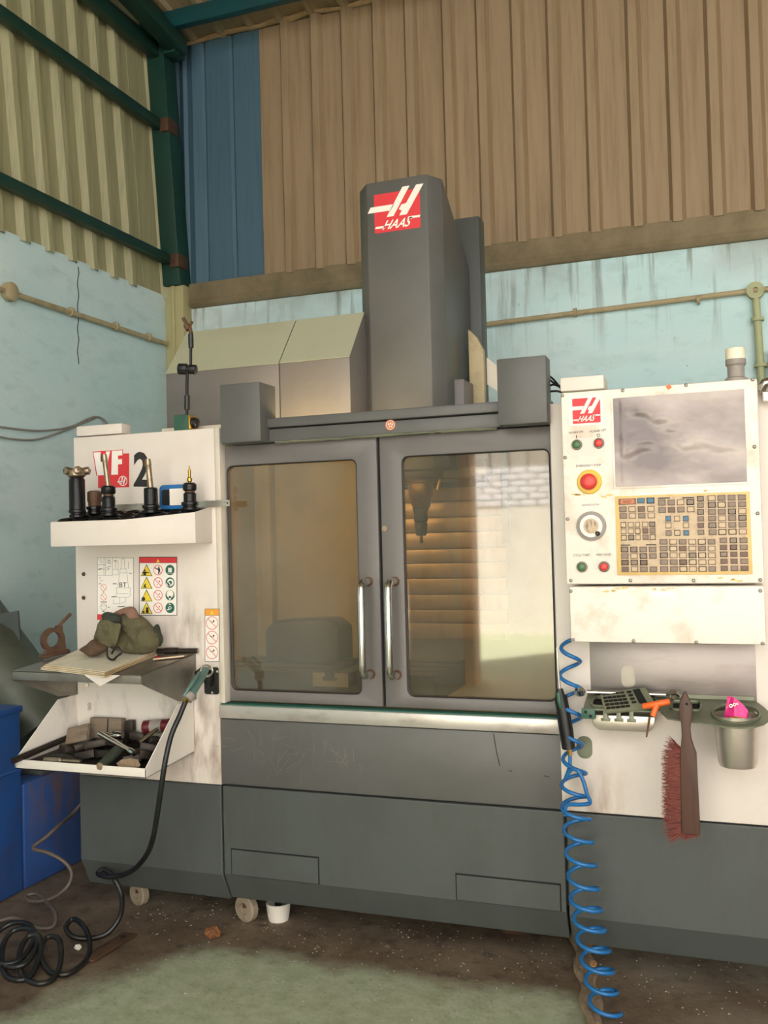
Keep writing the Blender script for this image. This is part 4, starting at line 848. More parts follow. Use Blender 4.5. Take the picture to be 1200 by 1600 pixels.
# magnetic indicator stand
b = Vector((-1.735, .045, ZT))
t = thing('magnetic_stand', 'green magnetic base with black articulated arm on top of the left panel', 'indicator stand', b)
part('base_block', MB().box(b.x-.03, b.x+.026, .02, .075, ZT, ZT+.055), M['green'], t, .003)
kb = part('switch_plate', MB().box(b.x+.026, b.x+.032, .022, .073, ZT+.003, ZT+.052), M['brass'], t, .001)
part('switch_knob', MB().lathe([(.02, 0), (.018, .014), (.01, .018)], (b.x+.03, .047, ZT+.027), (1, 0, 0), 18).obox((b.x+.047, .047, ZT+.027), (.004, 0, 0), (0, .006, .01), (0, -.004, .004)), M['black'], t, smooth=40)
def q3(px, py, Yp=.045): return at(px, py, Y=Yp)
part('lower_rod', MB().tube([q3(292, 648), q3(292, 640), q3(292.5, 582)], .0055, 10), M['toolblack'], t, smooth=50)
part('sleeve', MB().tube([q3(292, 640), q3(292.5, 618)], .0105, 12), M['black'], t, smooth=50)
part('joint', MB().lathe([(.018, -.034), (.02, -.03), (.02, -.004), (.012, -.003), (.012, .003), (.017, .004), (.017, .026), (.014, .03)], q3(294, 577), (1, .25, -.08), 10), M['black'], t, .001)
part('upper_rod', MB().tube([q3(298, 580), q3(298.5, 520)], .005, 10), M['toolblack'], t, smooth=50)
part('sleeve', MB().tube([q3(298.5, 543), q3(298, 522)], .0095, 12), M['black'], t, smooth=50)
part('clamp', MB().tube([q3(299, 521), q3(296, 511)], .007, 8).tube([q3(296, 514), q3(286, 497)], .0065, 8).tube([q3(295, 515), q3(291, 508)], .011, 8).lathe([(.005, 0), (.005, .018)], q3(297, 509), (.6, -.3, .5), 8), M['rust'], t, smooth=40)

# ================================================================== DESK SHELF AND WHAT LIES ON IT
ds = thing('sheet_shelf', 'grey folded steel shelf bolted to the left panel', 'shelf', (-1.95, -.12, .86))
dn = Vector((0, -.144, 1)).normalized(); dp = Vector((-1.9, 0, .928))
dtop = lambda x_, y_: Vector((x_, y_, .928+.144*y_))
part('top_sheet', MB().slab([dtop(-2.165, -.002), dtop(-1.683, -.002), dtop(-1.726, -.25), dtop(-2.23, -.25)], (0, 0, -.003)), M['shelf_steel'], ds)
part('front_lip', MB().slab([dtop(-2.23, -.25), dtop(-1.726, -.25), dtop(-1.726, -.25)-Vector((0, 0, .03)), dtop(-2.23, -.25)-Vector((0, 0, .03))], (0, .003, 0)), M['shelf_steel'], ds, .001)
part('gusset', MB().slab([dtop(-1.683, -.002), dtop(-1.726, -.25), dtop(-1.726, -.25)-Vector((0, 0, .03)), (-1.697, -.085, .782), (-1.684, -.002, .775)], (-.003, 0, 0)), M['shelf_steel'], ds)
part('gusset', MB().slab([dtop(-2.165, -.002), dtop(-2.23, -.25), dtop(-2.23, -.25)-Vector((0, 0, .03)), (-2.18, -.085, .782), (-2.165, -.002, .775)], (.003, 0, 0)), M['shelf_steel'], ds)
part('back_strap', MB().box(-2.16, -1.69, -.006, -.002, .775, .92), M['cream_stain'], ds)
BOLT = mesh('bolt', MB().lathe([(.008, 0), (.006, .005)], (0, 0, 0), (0, -1, 0), 10), M['chrome'], smooth=40)
inst('bolt', BOLT, ds, at(137, 1070, Y=-.006))
def dk(px, py, h=0.): return on(px, py, dp+Vector((0, 0, h)), dn)
# notebook: a thick stack of loose brown-edged sheets
nb = thing('paper_stack', 'thick stack of loose stained papers on the steel shelf', 'papers', dk(150, 1040))
cn = [dk(62, 1047), dk(165, 1059), dk(245, 1024), dk(125, 1020)]
for i in range(7):
    h = .0012+.0022*i; sh = [Vector((random.uniform(-.006, .006), random.uniform(-.004, .004), 0)) for _ in range(4)]
    f_ = 1-.012*i; cc = sum(cn, Vector())/4
    P4 = [cc+(p-cc)*f_+s_+Vector((0, 0, h)) for p, s_ in zip(cn, sh)]
    part('sheet_bundle', MB().slab([P4[0], P4[0].lerp(P4[1], .5)+Vector((0, 0, .0005)), P4[1], P4[2], P4[3]], (0, 0, .0019)), M['paper'] if i == 6 else (M['paper_edge'] if i % 2 else M['paper']), nb)
crn = cn[1]+Vector((-.055, 0, .002)); tipp = dk(165, 1059)+Vector((.0, -.028, -.022))
part('curled_corner', MB().slab([cn[1]+Vector((-.09, .015, .003)), tipp, cn[1]+Vector((.03, .03, .003))], (0, .0015, .0015)), M['white'], nb)
# cloth bag
def blob(c, rad, sub, f, seed, squash=0., fl=None):
    bm = bmesh.new(); bmesh.ops.create_icosphere(bm, subdivisions=sub, radius=1)
    mb = MB(); vs = []
    for v in bm.verts:
        p = v.co.copy(); d = f(p, seed)
        w = Vector((p.x*rad[0], p.y*rad[1], p.z*rad[2]))*d+Vector(c)
        if fl is not None: w.z = max(w.z, fl(w))
        vs.append(w)
    fs = [[q.index for q in g.verts] for g in bm.faces]; bm.free(); return mb.add(vs, fs)
def cloth(p, s):
    a = math.atan2(p.x, p.y)
    return 1+.22*noise.noise(p*1.3+Vector((s, 0, 0)))+.13*abs(noise.noise(p*2.7+Vector((0, s, 0))))+.05*math.sin(a*7+p.z*4+s)+.04*noise.noise(p*7)
dfl = lambda w: .928+.144*w.y+.016
def puff(px, Yc, D, seed, amp=.012, nr=14, sub=8, fl=None):
    """a stuffed cloth shape: outline in the plane Y = Yc, bulging by D to both sides, with creases"""
    P = spline([at(p[0], p[1], Y=Yc) for p in px], sub, True); n = len(P); c = sum(P, Vector())/n; vs = []
    for side in (-1, 1):
        for j in range(nr+1):
            r = j/nr
            for k in range(n):
                p = c.lerp(P[k], r); q = (p-c)*14
                w = noise.noise(Vector((q.x*1.1, q.z*1.1, seed)))*.9+.55*(1-2*abs(noise.noise(Vector((q.x*1.7+seed, q.z*.8, 3.)))))+.3*noise.noise(Vector((q.x*4, q.z*4, seed)))
                t = math.sqrt(max(0, 1-r**2.6))
                p = p+Vector((0, side*(D*t)+(amp*w*t if side < 0 else 0), 0))
                if fl: p.z = max(p.z, fl(p))
                vs.append(p)
    m = (nr+1)*n; fs = []
    for s_ in (0, 1):
        for j in range(nr):
            for k in range(n):
                f = [s_*m+j*n+k, s_*m+j*n+(k+1) % n, s_*m+(j+1)*n+(k+1) % n, s_*m+(j+1)*n+k]; fs.append(f if j else [f[0], f[2], f[3]])
    for k in range(n): fs.append([nr*n+k, nr*n+(k+1) % n, m+nr*n+(k+1) % n, m+nr*n+k])
    return MB().add(vs, fs)
YC = -.085
bg_ = thing('cloth_bag', 'crumpled olive cloth bag slumped on the papers', 'bag', dk(195, 1020))
part('bag_body', puff([(186, 962), (196, 957), (207, 956), (222, 965), (233, 976), (244, 990), (248, 1003), (243, 1015), (232, 1021), (212, 1021), (190, 1018), (172, 1012), (166, 995), (176, 975)], YC, .05, 2.3, .026), M['bag'], bg_, smooth=70)
part('bag_flap', puff([(160, 965), (172, 964), (187, 972), (188, 985), (183, 1002), (176, 1010), (160, 1009), (150, 1003), (147, 996), (152, 980)], YC-.05, .022, 6.1, .018), M['bag'], bg_, smooth=70)
part('bag_pocket', puff([(172, 976), (188, 975), (186, 990), (181, 1007), (172, 1000), (168, 988)], YC-.075, .006, 8.8, .003), M['bag'], bg_, smooth=70)
part('bag_fold', puff([(159, 961), (166, 956), (176, 958), (186, 962), (188, 972), (180, 973), (172, 969), (162, 969)], YC-.055, .02, 9.4, .008), M['bag_dark'], bg_, smooth=70, label='dark rolled top fold')
part('pink_lining', puff([(177, 958), (190, 951), (205, 947.5), (212, 953), (217, 966), (214, 972), (207, 958), (196, 955), (184, 960)], YC-.01, .018, 4.2, .006), M['bag_pink'], bg_, smooth=70, label='faded pink lining')
part('brown_cloth', puff([(126, 1014), (138, 1006), (148, 998), (155, 1003), (166, 1010), (164, 1018), (150, 1025), (141, 1025), (131, 1019)], YC-.055, .035, 7.7, .014), M['bag_brown'], bg_, smooth=70, label='brown cloth end')
part('side_tail', puff([(238, 985), (246, 975), (250, 988), (254, 1000), (250, 1010), (245, 1003)], YC+.02, .014, 5.2, .006), M['bag_dark'], bg_, smooth=70)
part('drawstring', MB().tube([p+Vector((0, -.012, 0)) for p in spline([at(q[0], q[1], Y=YC-.075) for q in ((178, 1021), (183, 1012), (188, 1011), (193, 1019), (186, 1025), (180, 1030), (172, 1026), (170, 1012))], 6)], .0035, 6), M['black'], bg_, smooth=60)
# iron bearing bracket
ib = dk(85, 1024)
t = thing('bearing_bracket', 'rusty cast iron ring bracket with clamp screw on the shelf corner', 'bracket', ib)
ex = (dk(104, 1019)-dk(62, 1030)); ex.normalize(); ey = dn.cross(ex)
part('foot', MB().obox(ib+dn*.006, ex*.05, ey*.02, dn*.006), M['rust'], t, .002)
rc = ib+dn*.056
part('ring', MB().add(*(lambda A: (A[0], A[1]))(([rc+(ex*math.cos(a)+dn*math.sin(a))*r_+ey*w_ for a in [2*PI*k/28 for k in range(28)] for r_, w_ in ((.041, -.012), (.041, .012), (.027, .012), (.027, -.012))], [[(k % 28)*4+j, (k % 28)*4+(j+1) % 4, ((k+1) % 28)*4+(j+1) % 4, ((k+1) % 28)*4+j] for k in range(28) for j in range(4)]))), M['rust'], t, smooth=40)
part('web', MB().slab([ib+ex*.04+ey*.011, ib-ex*.04+ey*.011, ib-ex*.03+dn*.03+ey*.011, ib-ex*.02+dn*.02+ey*.011, ib+ex*.02+dn*.02+ey*.011, ib+ex*.041+dn*.055+ey*.011], ey*-.022), M['rust'], t)
c0 = rc+ex*.028+dn*.03
part('clamp_screw', MB().obox(c0, ex*.011, ey*.008, dn*.014).tube([c0+dn*.012, c0+dn*.02+ex*.012, c0+dn*.045+ex*.05], .0065, 8), M['rust'], t, .001)
# caliper strip and pipe on the shelf
a = dk(242, 1029, .006); b = dk(291, 1024, .006)
t = thing('folding_gauge', 'flat pinkish steel gauge beside the paper stack', 'gauge', a)
part('blade', MB().obox((a+b)/2, (b-a)/2, (0, .012, .0017), (0, 0, .003)), M['tooldull'], t, .001); part('red_mark', MB().obox(a.lerp(b, .1)+Vector((0, -.004, .0035)), (.008, 0, 0), (0, .006, .0009), (0, 0, .0006)), M['red'], t)
a = dk(246, 1017, .014); b = dk(313, 1017, .014); b.x = -1.665
t = thing('steel_pipe', 'short dark pipe lying at the back of the steel shelf', 'pipe', a)
part('tube', MB().tube([a, b], .0085, 14), M['offcut'], t, smooth=40); part('bore', MB().lathe([(.0062, 0), (.0062, .001)], b, (b-a), 14), M['tooldull'], t); part('sleeve', MB().tube([a.lerp(b, .2), a.lerp(b, .5)], .0115, 12), M['offcut'], t, smooth=40)

# ================================================================== PARTS BIN
bn = thing('parts_bin', 'cream open-fronted parts bin full of offcuts below the shelf', 'bin', (-1.95, -.13, .57))
B = {'bl': Vector((-2.17, -.003, .775)), 'br': Vector((-1.695, -.003, .775)), 'bl0': Vector((-2.16, -.003, .60)), 'br0': Vector((-1.695, -.003, .60)), 'fl': Vector((-2.213, -.26, .605)), 'fr': Vector((-1.710, -.26, .605)), 'fl0': Vector((-2.213, -.26, .575)), 'fr0': Vector((-1.710, -.26, .575)), 'ml': Vector((-2.178, -.09, .772)), 'mr': Vector((-1.699, -.09, .772))}
part('back_sheet', MB().slab([B['bl'], B['br'], B['br0'], B['bl0']], (0, -.003, 0)), M['cream_stain'], bn)
part('floor_sheet', MB().slab([B['bl0'], B['br0'], B['fr0'], B['fl0']], (0, 0, .003)), M['offcut'], bn)
part('front_lip', MB().slab([B['fl'], B['fr'], B['fr0'], B['fl0']], (0, .004, 0)), M['offwhite'], bn, .001)
for s_, x_ in (('l', .004), ('r', -.004)): part('side_sheet', MB().slab([B['b'+s_], B['m'+s_], B['f'+s_], B['f'+s_+'0'], B['b'+s_+'0']], (x_, 0, 0)), M['cream_stain'], bn)
inst('bolt', BOLT, bn, at(140, 1101, Y=-.006)); inst('bolt', BOLT, bn, at(140, 1107, Y=-.006))
def bf(px, py, h=0.):
    return on(px, py, Vector((0, -.003, .604+h)), Vector((0, -.097, 1)).normalized())
def bz(px, py):
    """resting point in the heap: further down the picture is nearer the bin front"""
    return at(px, py, Y=-.05-.195*min(max((py-1150)/50, -.1), 1))
def slabthing(name, label, cat, c, half, rz, m_, tilt=(0, 0), bev=.002, group=None):
    R = Matrix.Rotation(rz, 3, 'Z') @ Matrix.Rotation(tilt[0], 3, 'X') @ Matrix.Rotation(tilt[1], 3, 'Y')
    o = part(name, MB().obox(c, R @ Vector((half[0], 0, 0)), R @ Vector((0, half[1], 0)), R @ Vector((0, 0, half[2]))), m_, bevel=bev)
    return tag(o, label, cat, group)
o = slabthing('grooved_block', 'oily brown wooden block with centre groove against the bin back', 'block', at(168, 1137, Y=-.03), (.063, .014, .034), .03, M['woodblock'], (-.1, 0))
part('groove', MB().obox(at(168, 1137, Y=-.0465), (.0012, 0, 0), (0, .001, 0), (0, .003, .03)), M['gap'], o)
slabthing('wood_offcut', 'pale grained offcut propped against the bin left side', 'offcut', at(121, 1147, Y=-.09), (.047, .004, .030), -.2, M['woodblock'], (-.5, -.28))
for px, py, w, h_, rz, lab in ((152, 1162, .04, .012, .4, 'dark steel offcut below the grooved wooden block'), (105, 1173, .03, .014, -.5, 'dark steel offcut under the pale propped offcut'), (182, 1160, .032, .012, .1, 'dark flat offcut just left of the chrome wrench middle'), (216, 1150, .025, .012, .2, 'dark offcut beneath the maroon can'), (222, 1178, .03, .014, -.6, 'dark offcut at the right end of the heap'), (136, 1180, .034, .013, .15, 'dark brown offcut near the middle of bin lip'), (206, 1186, .028, .012, .7, 'dark offcut behind the leather scrap'), (92, 1184, .030, .012, .1, 'dark offcut at the left end of the heap'), (240, 1158, .02, .014, .9, 'dark offcut against the bin right side'), (165, 1178, .03, .012, -.2, 'dark offcut left of the greasy cloth roll'), (128, 1166, .028, .011, .9, 'dark angled offcut beneath the pale propped offcut'), (190, 1150, .03, .01, -.3, 'dark offcut between grooved block and wrench'), (232, 1168, .026, .012, .5, 'dark offcut beside the short round bar'), (115, 1188, .03, .01, .0, 'dark offcut behind the thin two-stepped rod')):
    c = bz(px, py); slabthing('steel_offcut', lab, 'offcut', c, (w, .019, h_), rz, M['offcut'], (random.uniform(-.35, .1), random.uniform(-.25, .25)))
    if c.z-h_ > .612: pass
slabthing('steel_block', 'small black cube block beside the grooved wooden block', 'block', at(204, 1137, Y=-.03), (.014, .012, .026), .1, M['offcut'])
hx_, hy_ = 44, 24; vs = []
for j in range(hy_+1):
    y_ = -.252+.242*j/hy_; za = bz(150, 1150+50*min(1, max(0, (-.05-y_)/.195))).z
    for i in range(hx_+1):
        u = i/hx_; xl = -2.165-.043*(-y_/.26)+.006; xr = -1.70-.012*(-y_/.26)-.006
        vs.append((xl+(xr-xl)*u, y_, max(.59+.09*(y_+.26), za-.016+.012*noise.noise(Vector((u*14, y_*34, 1)))-.05*max(0, .25-u))))
tag(part('scrap_heap', MB().add(vs+[(v[0], v[1], .579+.09*(v[1]+.26)) for v in vs], [(s_*len(vs)+j*(hx_+1)+i, s_*len(vs)+j*(hx_+1)+i+1, s_*len(vs)+(j+1)*(hx_+1)+i+1, s_*len(vs)+(j+1)*(hx_+1)+i) for s_ in (0, 1) for j in range(hy_) for i in range(hx_)]), M['offcut'], smooth=25), 'heap of black oily metal scrap filling the parts bin', 'scrap', kind='stuff')
a, b = Vector((0, -.115, 0)), Vector((0, -.205, 0))
a = at(156, 1146, Y=a.y); b = at(210, 1177, Y=b.y)
t = thing('socket_wrench', 'chrome socket handle lying across the scrap in the bin', 'wrench', b)
part('handle', MB().tube([a, a.lerp(b, .86), a.lerp(b, .87), a.lerp(b, .93), a.lerp(b, .94), b], [.0092, .0092, .0105, .0105, .0098, .0098], 14), M['chrome'], t, smooth=40)
h1, h2, h3 = at(156, 1146, Y=a.y), at(174, 1150, Y=a.y+.01), at(192, 1149, Y=a.y+.015)
part('head', MB().tube([h1, h1.lerp(h2, .5), h2, h2.lerp(h3, .6), h3], [.0085, .0085, .009, .013, .011], 12), M['chrome'], t, smooth=40)
part('socket', MB().tube([h2.lerp(h3, .35), h2.lerp(h3, .75)], .0145, 12), M['chrome'], t, smooth=40)
a, b = at(218, 1160, Y=-.13), at(246, 1139, Y=-.07)
tag(part('round_bar', MB().tube([a, b], .0068, 12), M['tooldull'], smooth=40), 'short grey round bar leaning beside the maroon can', 'bar')
a, b = at(226, 1136, Y=-.04), at(266, 1133, Y=-.03)
t = thing('spray_can', 'maroon can lying at the back right of the bin', 'can', a)
part('body', MB().tube([a+(a-b).normalized()*.004, a, a.lerp(b, .3), a.lerp(b, .31), b], [.017, .022, .022, .0215, .0215], 18), M['maroon'], t, smooth=40); part('label_band', MB().tube([a.lerp(b, .28), a.lerp(b, .72)], .0224, 18), M['grey'], t, smooth=40)
a, b = at(157, 1198, Y=-.255), at(190, 1166, Y=-.15)
t = thing('fabric_roll', 'rolled greasy cloth hanging over the bin lip', 'roll', a)
part('roll', MB().tube([a, a.lerp(b, .3), a.lerp(b, .7), b], [.015, .0165, .018, .014], 12), M['bag_dark'], t, smooth=50); part('frayed_end', MB().tube([a+(a-b).normalized()*.008, a], [.009, .0155], 10), M['rag'], t, smooth=40)
o = part('leather_scrap', MB().slab([at(p[0], p[1], Y=-.235)+Vector((0, .012*(k < 4), 0)) for k, p in enumerate(((178, 1194), (186, 1188), (200, 1186), (212, 1188), (219, 1195), (214, 1200), (198, 1199), (186, 1200)))], (0, .004, -.003)), M['rag'], bevel=.001); tag(o, 'pale leather scrap on the bin front edge', 'scrap')
a, b = at(20, 1189, Y=-.29), at(112, 1150, Y=-.06); b.x = max(b.x, -2.15)
tag(part('drill_rod', MB().tube([a, a.lerp(b, .5), b], [.011, .0105, .010], 12), M['offcut'], smooth=40), 'dark rod sticking out past the left front corner of the bin', 'rod')
tag(part('punch_rod', MB().tube([at(70, 1187, Y=-.245), at(95, 1188, Y=-.245), at(96, 1188, Y=-.245), at(126, 1190, Y=-.245)], [.008, .008, .0055, .0055], 10), M['tooldull'], smooth=40), 'thin two-stepped rod lying along the bin front lip', 'rod')

# ================================================================== LEFT AIR GUN AND HOSES
bp_ = thing('gun_bracket', 'black bolted hook plate at the right edge of left panel', 'bracket', (-1.624, -.002, .79))
part('plate', MB().prism(rrect(-1.651, -1.597, .794, .884, .008), -.006, -.001, 'y'), M['black'], bp_, .001)
part('hook', MB().tube([(-1.640, -.006, .868), (-1.645, -.03, .872), (-1.65, -.05, .866)], [.016, .015, .012], 12).tube([(-1.632, -.006, .862), (-1.63, -.012, .835), (-1.628, -.006, .82)], [.02, .016, .006], 10), M['rubber'], bp_, smooth=50)
for q in ((340, 1049), (332, 1082)): inst('bolt', BOLT, bp_, at(*q, Y=-.006), (.6, .6, .6))
G = lambda px, py, Yp=-.19: at(px, py, Y=Yp)
ag = thing('air_gun', 'teal metal air blow gun hooked on the black plate', 'air gun', G(290, 1096))
part('body', MB().tube([G(322, 1046, -.075), G(316, 1056, -.11), G(302, 1080, -.17), G(296, 1091)], [.010, .0135, .0125, .012], 14), M['teal_gun'], ag, smooth=45)
part('trigger', MB().tube([G(312, 1050, -.13), G(300, 1068, -.18), G(287, 1087, -.205)], [.005, .0065, .004], 8), M['teal_gun'], ag, smooth=45)
part('collar', MB().tube([G(299, 1085, -.18), G(292.5, 1093, -.195)], [.0165, .0165], 14), M['grey'], ag, smooth=40)
part('fitting', MB().tube([G(294, 1091), G(289, 1098)], [.0115, .009], 6), M['brass'], ag, smooth=20)
part('hanging_ring', MB().tube([G(323+9*math.cos(a), 1048+9*math.sin(a), -.07) for a in [2*PI*k/16 for k in range(16)]], .0028, 6, True), M['steel'], ag, smooth=50)
part('nozzle', MB().tube([G(321, 1047, -.075), G(325, 1042, -.06), G(331, 1045, -.05)], .006, 8), M['steel'], ag, smooth=40)
def path(L): return spline([at(p[0], p[1], Y=p[2]) for p in L], 7)
def floored(P, r):
    for p in P: p.z = max(p.z, r+.001)
    return P
hp = [(289, 1098, -.20), (281, 1118, -.22), (268, 1148, -.25), (259, 1185, -.275), (252, 1230, -.28), (245, 1277, -.26), (239, 1310, -.22), (230, 1334, -.18), (212, 1356, -.12), (192, 1367, -.06), (168, 1370, -.05), (153, 1365, -.03), (163, 1359, -.02), (178, 1372, -.04), (190, 1399, -.05), (188, 1430, -.09), (169, 1457, -.13), (142, 1466, -.16), (115, 1464, -.18), (103, 1449, -.17), (115, 1436, -.14), (132, 1449, -.17), (140, 1472, -.22), (134, 1503, -.30), (107, 1526, -.39), (80, 1522, -.40), (63, 1491, -.36), (73, 1465, -.30), (92, 1468, -.30), (95, 1500, -.36), (84, 1528, -.43), (60, 1541, -.47), (38, 1530, -.45), (30, 1495, -.40), (42, 1465, -.33), (60, 1462, -.32), (63, 1490, -.36), (48, 1525, -.44), (25, 1532, -.47), (6, 1518, -.45), (4, 1480, -.37), (20, 1455, -.31), (48, 1452, -.3), (58, 1475, -.34), (40, 1505, -.42), (12, 1510, -.44), (-10, 1490, -.4), (-8, 1462, -.33), (18, 1443, -.28), (46, 1445, -.28), (52, 1470, -.33), (30, 1500, -.41), (0, 1505, -.44), (-30, 1485, -.4)]
o = part('black_air_hose', MB().tube(floored(path(hp), .0085), .0085, 10), M['rubber'], smooth=60); tag(o, 'black air hose hanging from the gun and coiled on the floor', 'hose')
hb = [(128, 1255, .25), (110, 1275, .2), (92, 1290, .1), (73, 1307, .05), (52, 1325, .0), (77, 1333, .0), (102, 1348, .02), (112, 1366, .02), (103, 1388, .0), (77, 1405, -.02), (48, 1408, -.02), (40, 1400, 0), (58, 1397, .02), (76, 1412, -.04), (87, 1430, -.09), (82, 1448, -.13), (57, 1449, -.15), (23, 1434, -.13), (-20, 1445, -.18)]
o = part('grey_hose', MB().tube(floored(path(hb), .007), .007, 8), M['hosebrown'], smooth=60); tag(o, 'dusty brown-grey hose looping down in front of the blue bin', 'hose')

# ================================================================== BLUE BIN AND CHUTE AT FAR LEFT
t = thing('blue_bin', 'scuffed blue steel bin on the floor at far left', 'bin', (-2.78, -.2, 0))
XB = -2.535
part('body', MB().box(-3.05, XB, -.55, .138, 0, .685), M['drum'], t, .012); part('rim', MB().box(-3.06, XB+.006, -.56, .144, .672, .698), M['drum'], t, .006)
part('rear_section', MB().box(-3.05, XB, .146, .78, 0, .40), M['drum_rear'], t, .01, label='rust-stained lower rear section')
for z in (.46,): part('swage', MB().tube([(XB+.001, -.55, z), (XB+.001, .13, z)], .006, 8), M['drum'], t, smooth=60)
t = thing('chip_chute', 'grey green metal chip chute leaning behind the blue bin', 'chute', (-2.6, .42, 0))
part('duct', MB().tube([(-3.10, .42, 1.015), (-2.9, .42, .79), (-2.66, .42, .522)], .165, 32), M['chute'], t, smooth=50)
part('flange', MB().slab([at(q[0], q[1], Y=.235) for q in ((-12, 962), (27, 954), (31, 1003), (20, 985), (-12, 968))], (0, .012, 0)), M['dark_low'], t, .003)
part('discharge_frame', MB().box(-2.80, -2.545, .26, .60, .402, .42), M['dark_low'], t, .003)

# ================================================================== RIGHT CADDY
cz = lambda y_: .836+.25*y_
cn_ = Vector((0, -.25, 1)).normalized(); cp = Vector((0, 0, .836))
K = lambda px, py, h=0.: on(px, py, cp+Vector((0, 0, h)), cn_)
cd = thing('tool_caddy', 'olive grey sheet metal tool caddy with tray and cup holder', 'caddy', (-.15, -.09, .68))
fy_ = K(1060, 1133).y
out = [(-.392, -.004), (.045, -.004)]
ccx, ccy, ccr = K(1150, 1115).x, K(1150, 1116).y, .068
pts2 = [(-.392, -.004), (.055, -.004), (.075, -.04)]+[(ccx+.085*math.cos(a), ccy+.078*math.sin(a)) for a in (.35, 0, -.35, -.7, -1.05, -1.4, -1.75)]+[(ccx-.09, ccy-.058), (-.165, -.135), (-.185, -.095), (-.392, -.095)]
# plate as strips around two openings (oblong tray and round cup)
def plate_with_holes(outer, holes, th):
    bm = bmesh.new()
    def loop(P):
        v = [bm.verts.new((p[0], p[1], 0)) for p in P]
        return [bm.edges.new((v[i], v[(i+1) % len(v)])) for i in range(len(v))]
    E_ = loop(outer)
    for h in holes: E_ += loop(h)
    bmesh.ops.triangle_fill(bm, use_beauty=True, use_dissolve=False, edges=E_)
    bm.verts.index_update(); mb = MB(); vs = [Vector((v.co.x, v.co.y, cz(v.co.y))) for v in bm.verts]; fs = [[v.index for v in f.verts] for f in bm.faces]
    be = [(e.verts[0].index, e.verts[1].index) for e in bm.edges if len(e.link_faces) == 1]; bm.free(); n = len(vs)
    mb.add(vs+[v-Vector((0, 0, th)) for v in vs], fs+[[i+n for i in f][::-1] for f in fs]+[(a, b, b+n, a+n) for a, b in be]); return mb
def pts_circle(cx, cy, r, n=32): return [(cx+r*math.cos(2*PI*k/n), cy+r*math.sin(2*PI*k/n)) for k in range(n)]
hole_c = pts_circle(ccx, ccy, .058); hole_m = [(p[0], p[1]) for p in rrect(-.158, -.082, -.085, -.03, .012)]; hole_t = [(p[0], p[1]) for p in rrect(-.372, -.2, -.082, -.02, .016)]
part('top_plate', plate_with_holes(pts2, [hole_c, hole_m, hole_t], .004), M['caddy'], cd)
for hl in (hole_c, hole_m, hole_t): part('rolled_rim', MB().tube([(p[0], p[1], cz(p[1])+.0015) for p in hl], .0045, 6, True), M['caddy'], cd, smooth=60)
part('back_lip', MB().box(-.39, .055, -.006, -.003, .8, .845), M['caddy'], cd, .001)
part('deep_tray', MB().add([(x_, y_, z_) for (x0, x1, y0, y1, z_) in ((-.374, -.198, -.090, -.018, None),) for (x_, y_, z_) in ()], []).prism([(-.372, .795), (-.368, .765), (-.352, .752), (-.218, .752), (-.204, .765), (-.2, .795)], -.088, -.016, 'y'), M['steel'], cd, .004, label='stamped steel tray under the left opening')
for hl in (hole_m, hole_t): part('pocket_floor', MB().slab([(q[0], q[1], cz(q[1])-.0045) for q in hl], (0, 0, -.001)), M['gap'], cd)
hook = mesh('hook_tab', MB().prism([(-.006, 0), (.006, 0), (.006, -.022), (.012, -.022), (.012, -.03), (-.012, -.03), (-.012, -.022), (-.006, -.022)], -.003, 0, 'y'), M['caddy'], bevel=.001)
for x_ in (-.332, -.296, -.262): inst('hook_tab', hook, cd, (x_, -.0955, cz(-.095)-.002))
part('side_tab', MB().box(-.397, -.36, -.098, -.094, .784, .812), M['green'], cd, .001)
for q in ((-.385, .803), (-.372, .792)): part('tab_hole', MB().lathe([(.0045, 0), (.0045, .0006)], (q[0], -.098, q[1]), (0, -1, 0), 12), M['gap'], cd)
cw = .0535; cup = []
for r_, z_ in ((cw+.004, cz(ccy)-.002), (cw+.003, .79), (cw-.004, .69), (cw-.008, .678), (0, .676)): cup.append((r_, z_))
cup2 = [(r_-.002 if r_ > .01 else 0, z_+.002) for r_, z_ in cup][::-1]
part('cup', MB().lathe([(max(r_, .0005), z_) for r_, z_ in cup+cup2], (ccx, ccy, 0), (0, 0, 1), 40, cap=False), M['steel'], cd, smooth=40, label='brushed steel cup in the round opening')
# hook slots in the machine panel around the caddy
mp('panel_slot', MB().prism(rrect(at(901, 1150, Y=0).x, at(925, 1150, Y=0).x, at(912, 1185, Y=0).z, at(912, 1150, Y=0).z, .02), -.0012, .001, 'y'), M['caddy'], 0)
mp('panel_slot', MB().prism(rrect(at(971, 1050, Y=0).x, at(992, 1050, Y=0).x, at(980, 1074, Y=0).z, at(980, 1040, Y=0).z, .017), -.0034, -.002, 'y'), M['shelf_steel'], 0)
# calculator leaning on the spanner
a, b, c, d = at(945, 1112, Y=-.105), at(1027, 1104, Y=-.105), at(936, 1081, Y=-.045), at(1008, 1073, Y=-.045)
cl = thing('calculator', 'khaki desk calculator tilted on the caddy', 'calculator', a)
u_ = (b-a); v_ = (c-a); nn = u_.cross(v_).normalized()
if nn.y > 0: nn = -nn
part('case', MB().slab([a, b, d, c], -nn*.012), M['calc'], cl, .003)
CP = lambda s_, t_, h=0: a.lerp(b, s_).lerp(c.lerp(d, s_), t_)+nn*h
part('display', MB().slab([CP(.71, .22, .0008), CP(.86, .16, .0008), CP(.86, .92, .0008), CP(.71, .9, .0008)], nn*.0012), M['gap'], cl)
kk = mesh('calc_key', MB().box(-.5, .5, -.5, .5, 0, 1), M['black'], bevel=.12)
rotm = Matrix((u_.normalized(), v_.normalized(), nn)).transposed().to_euler()
for i in range(5):
    for j in range(5): inst('calc_key', kk, cl, CP(.09+.095*i, .14+.17*j), (.0115, .0075 if j < 4 else .004, .003), rotm)
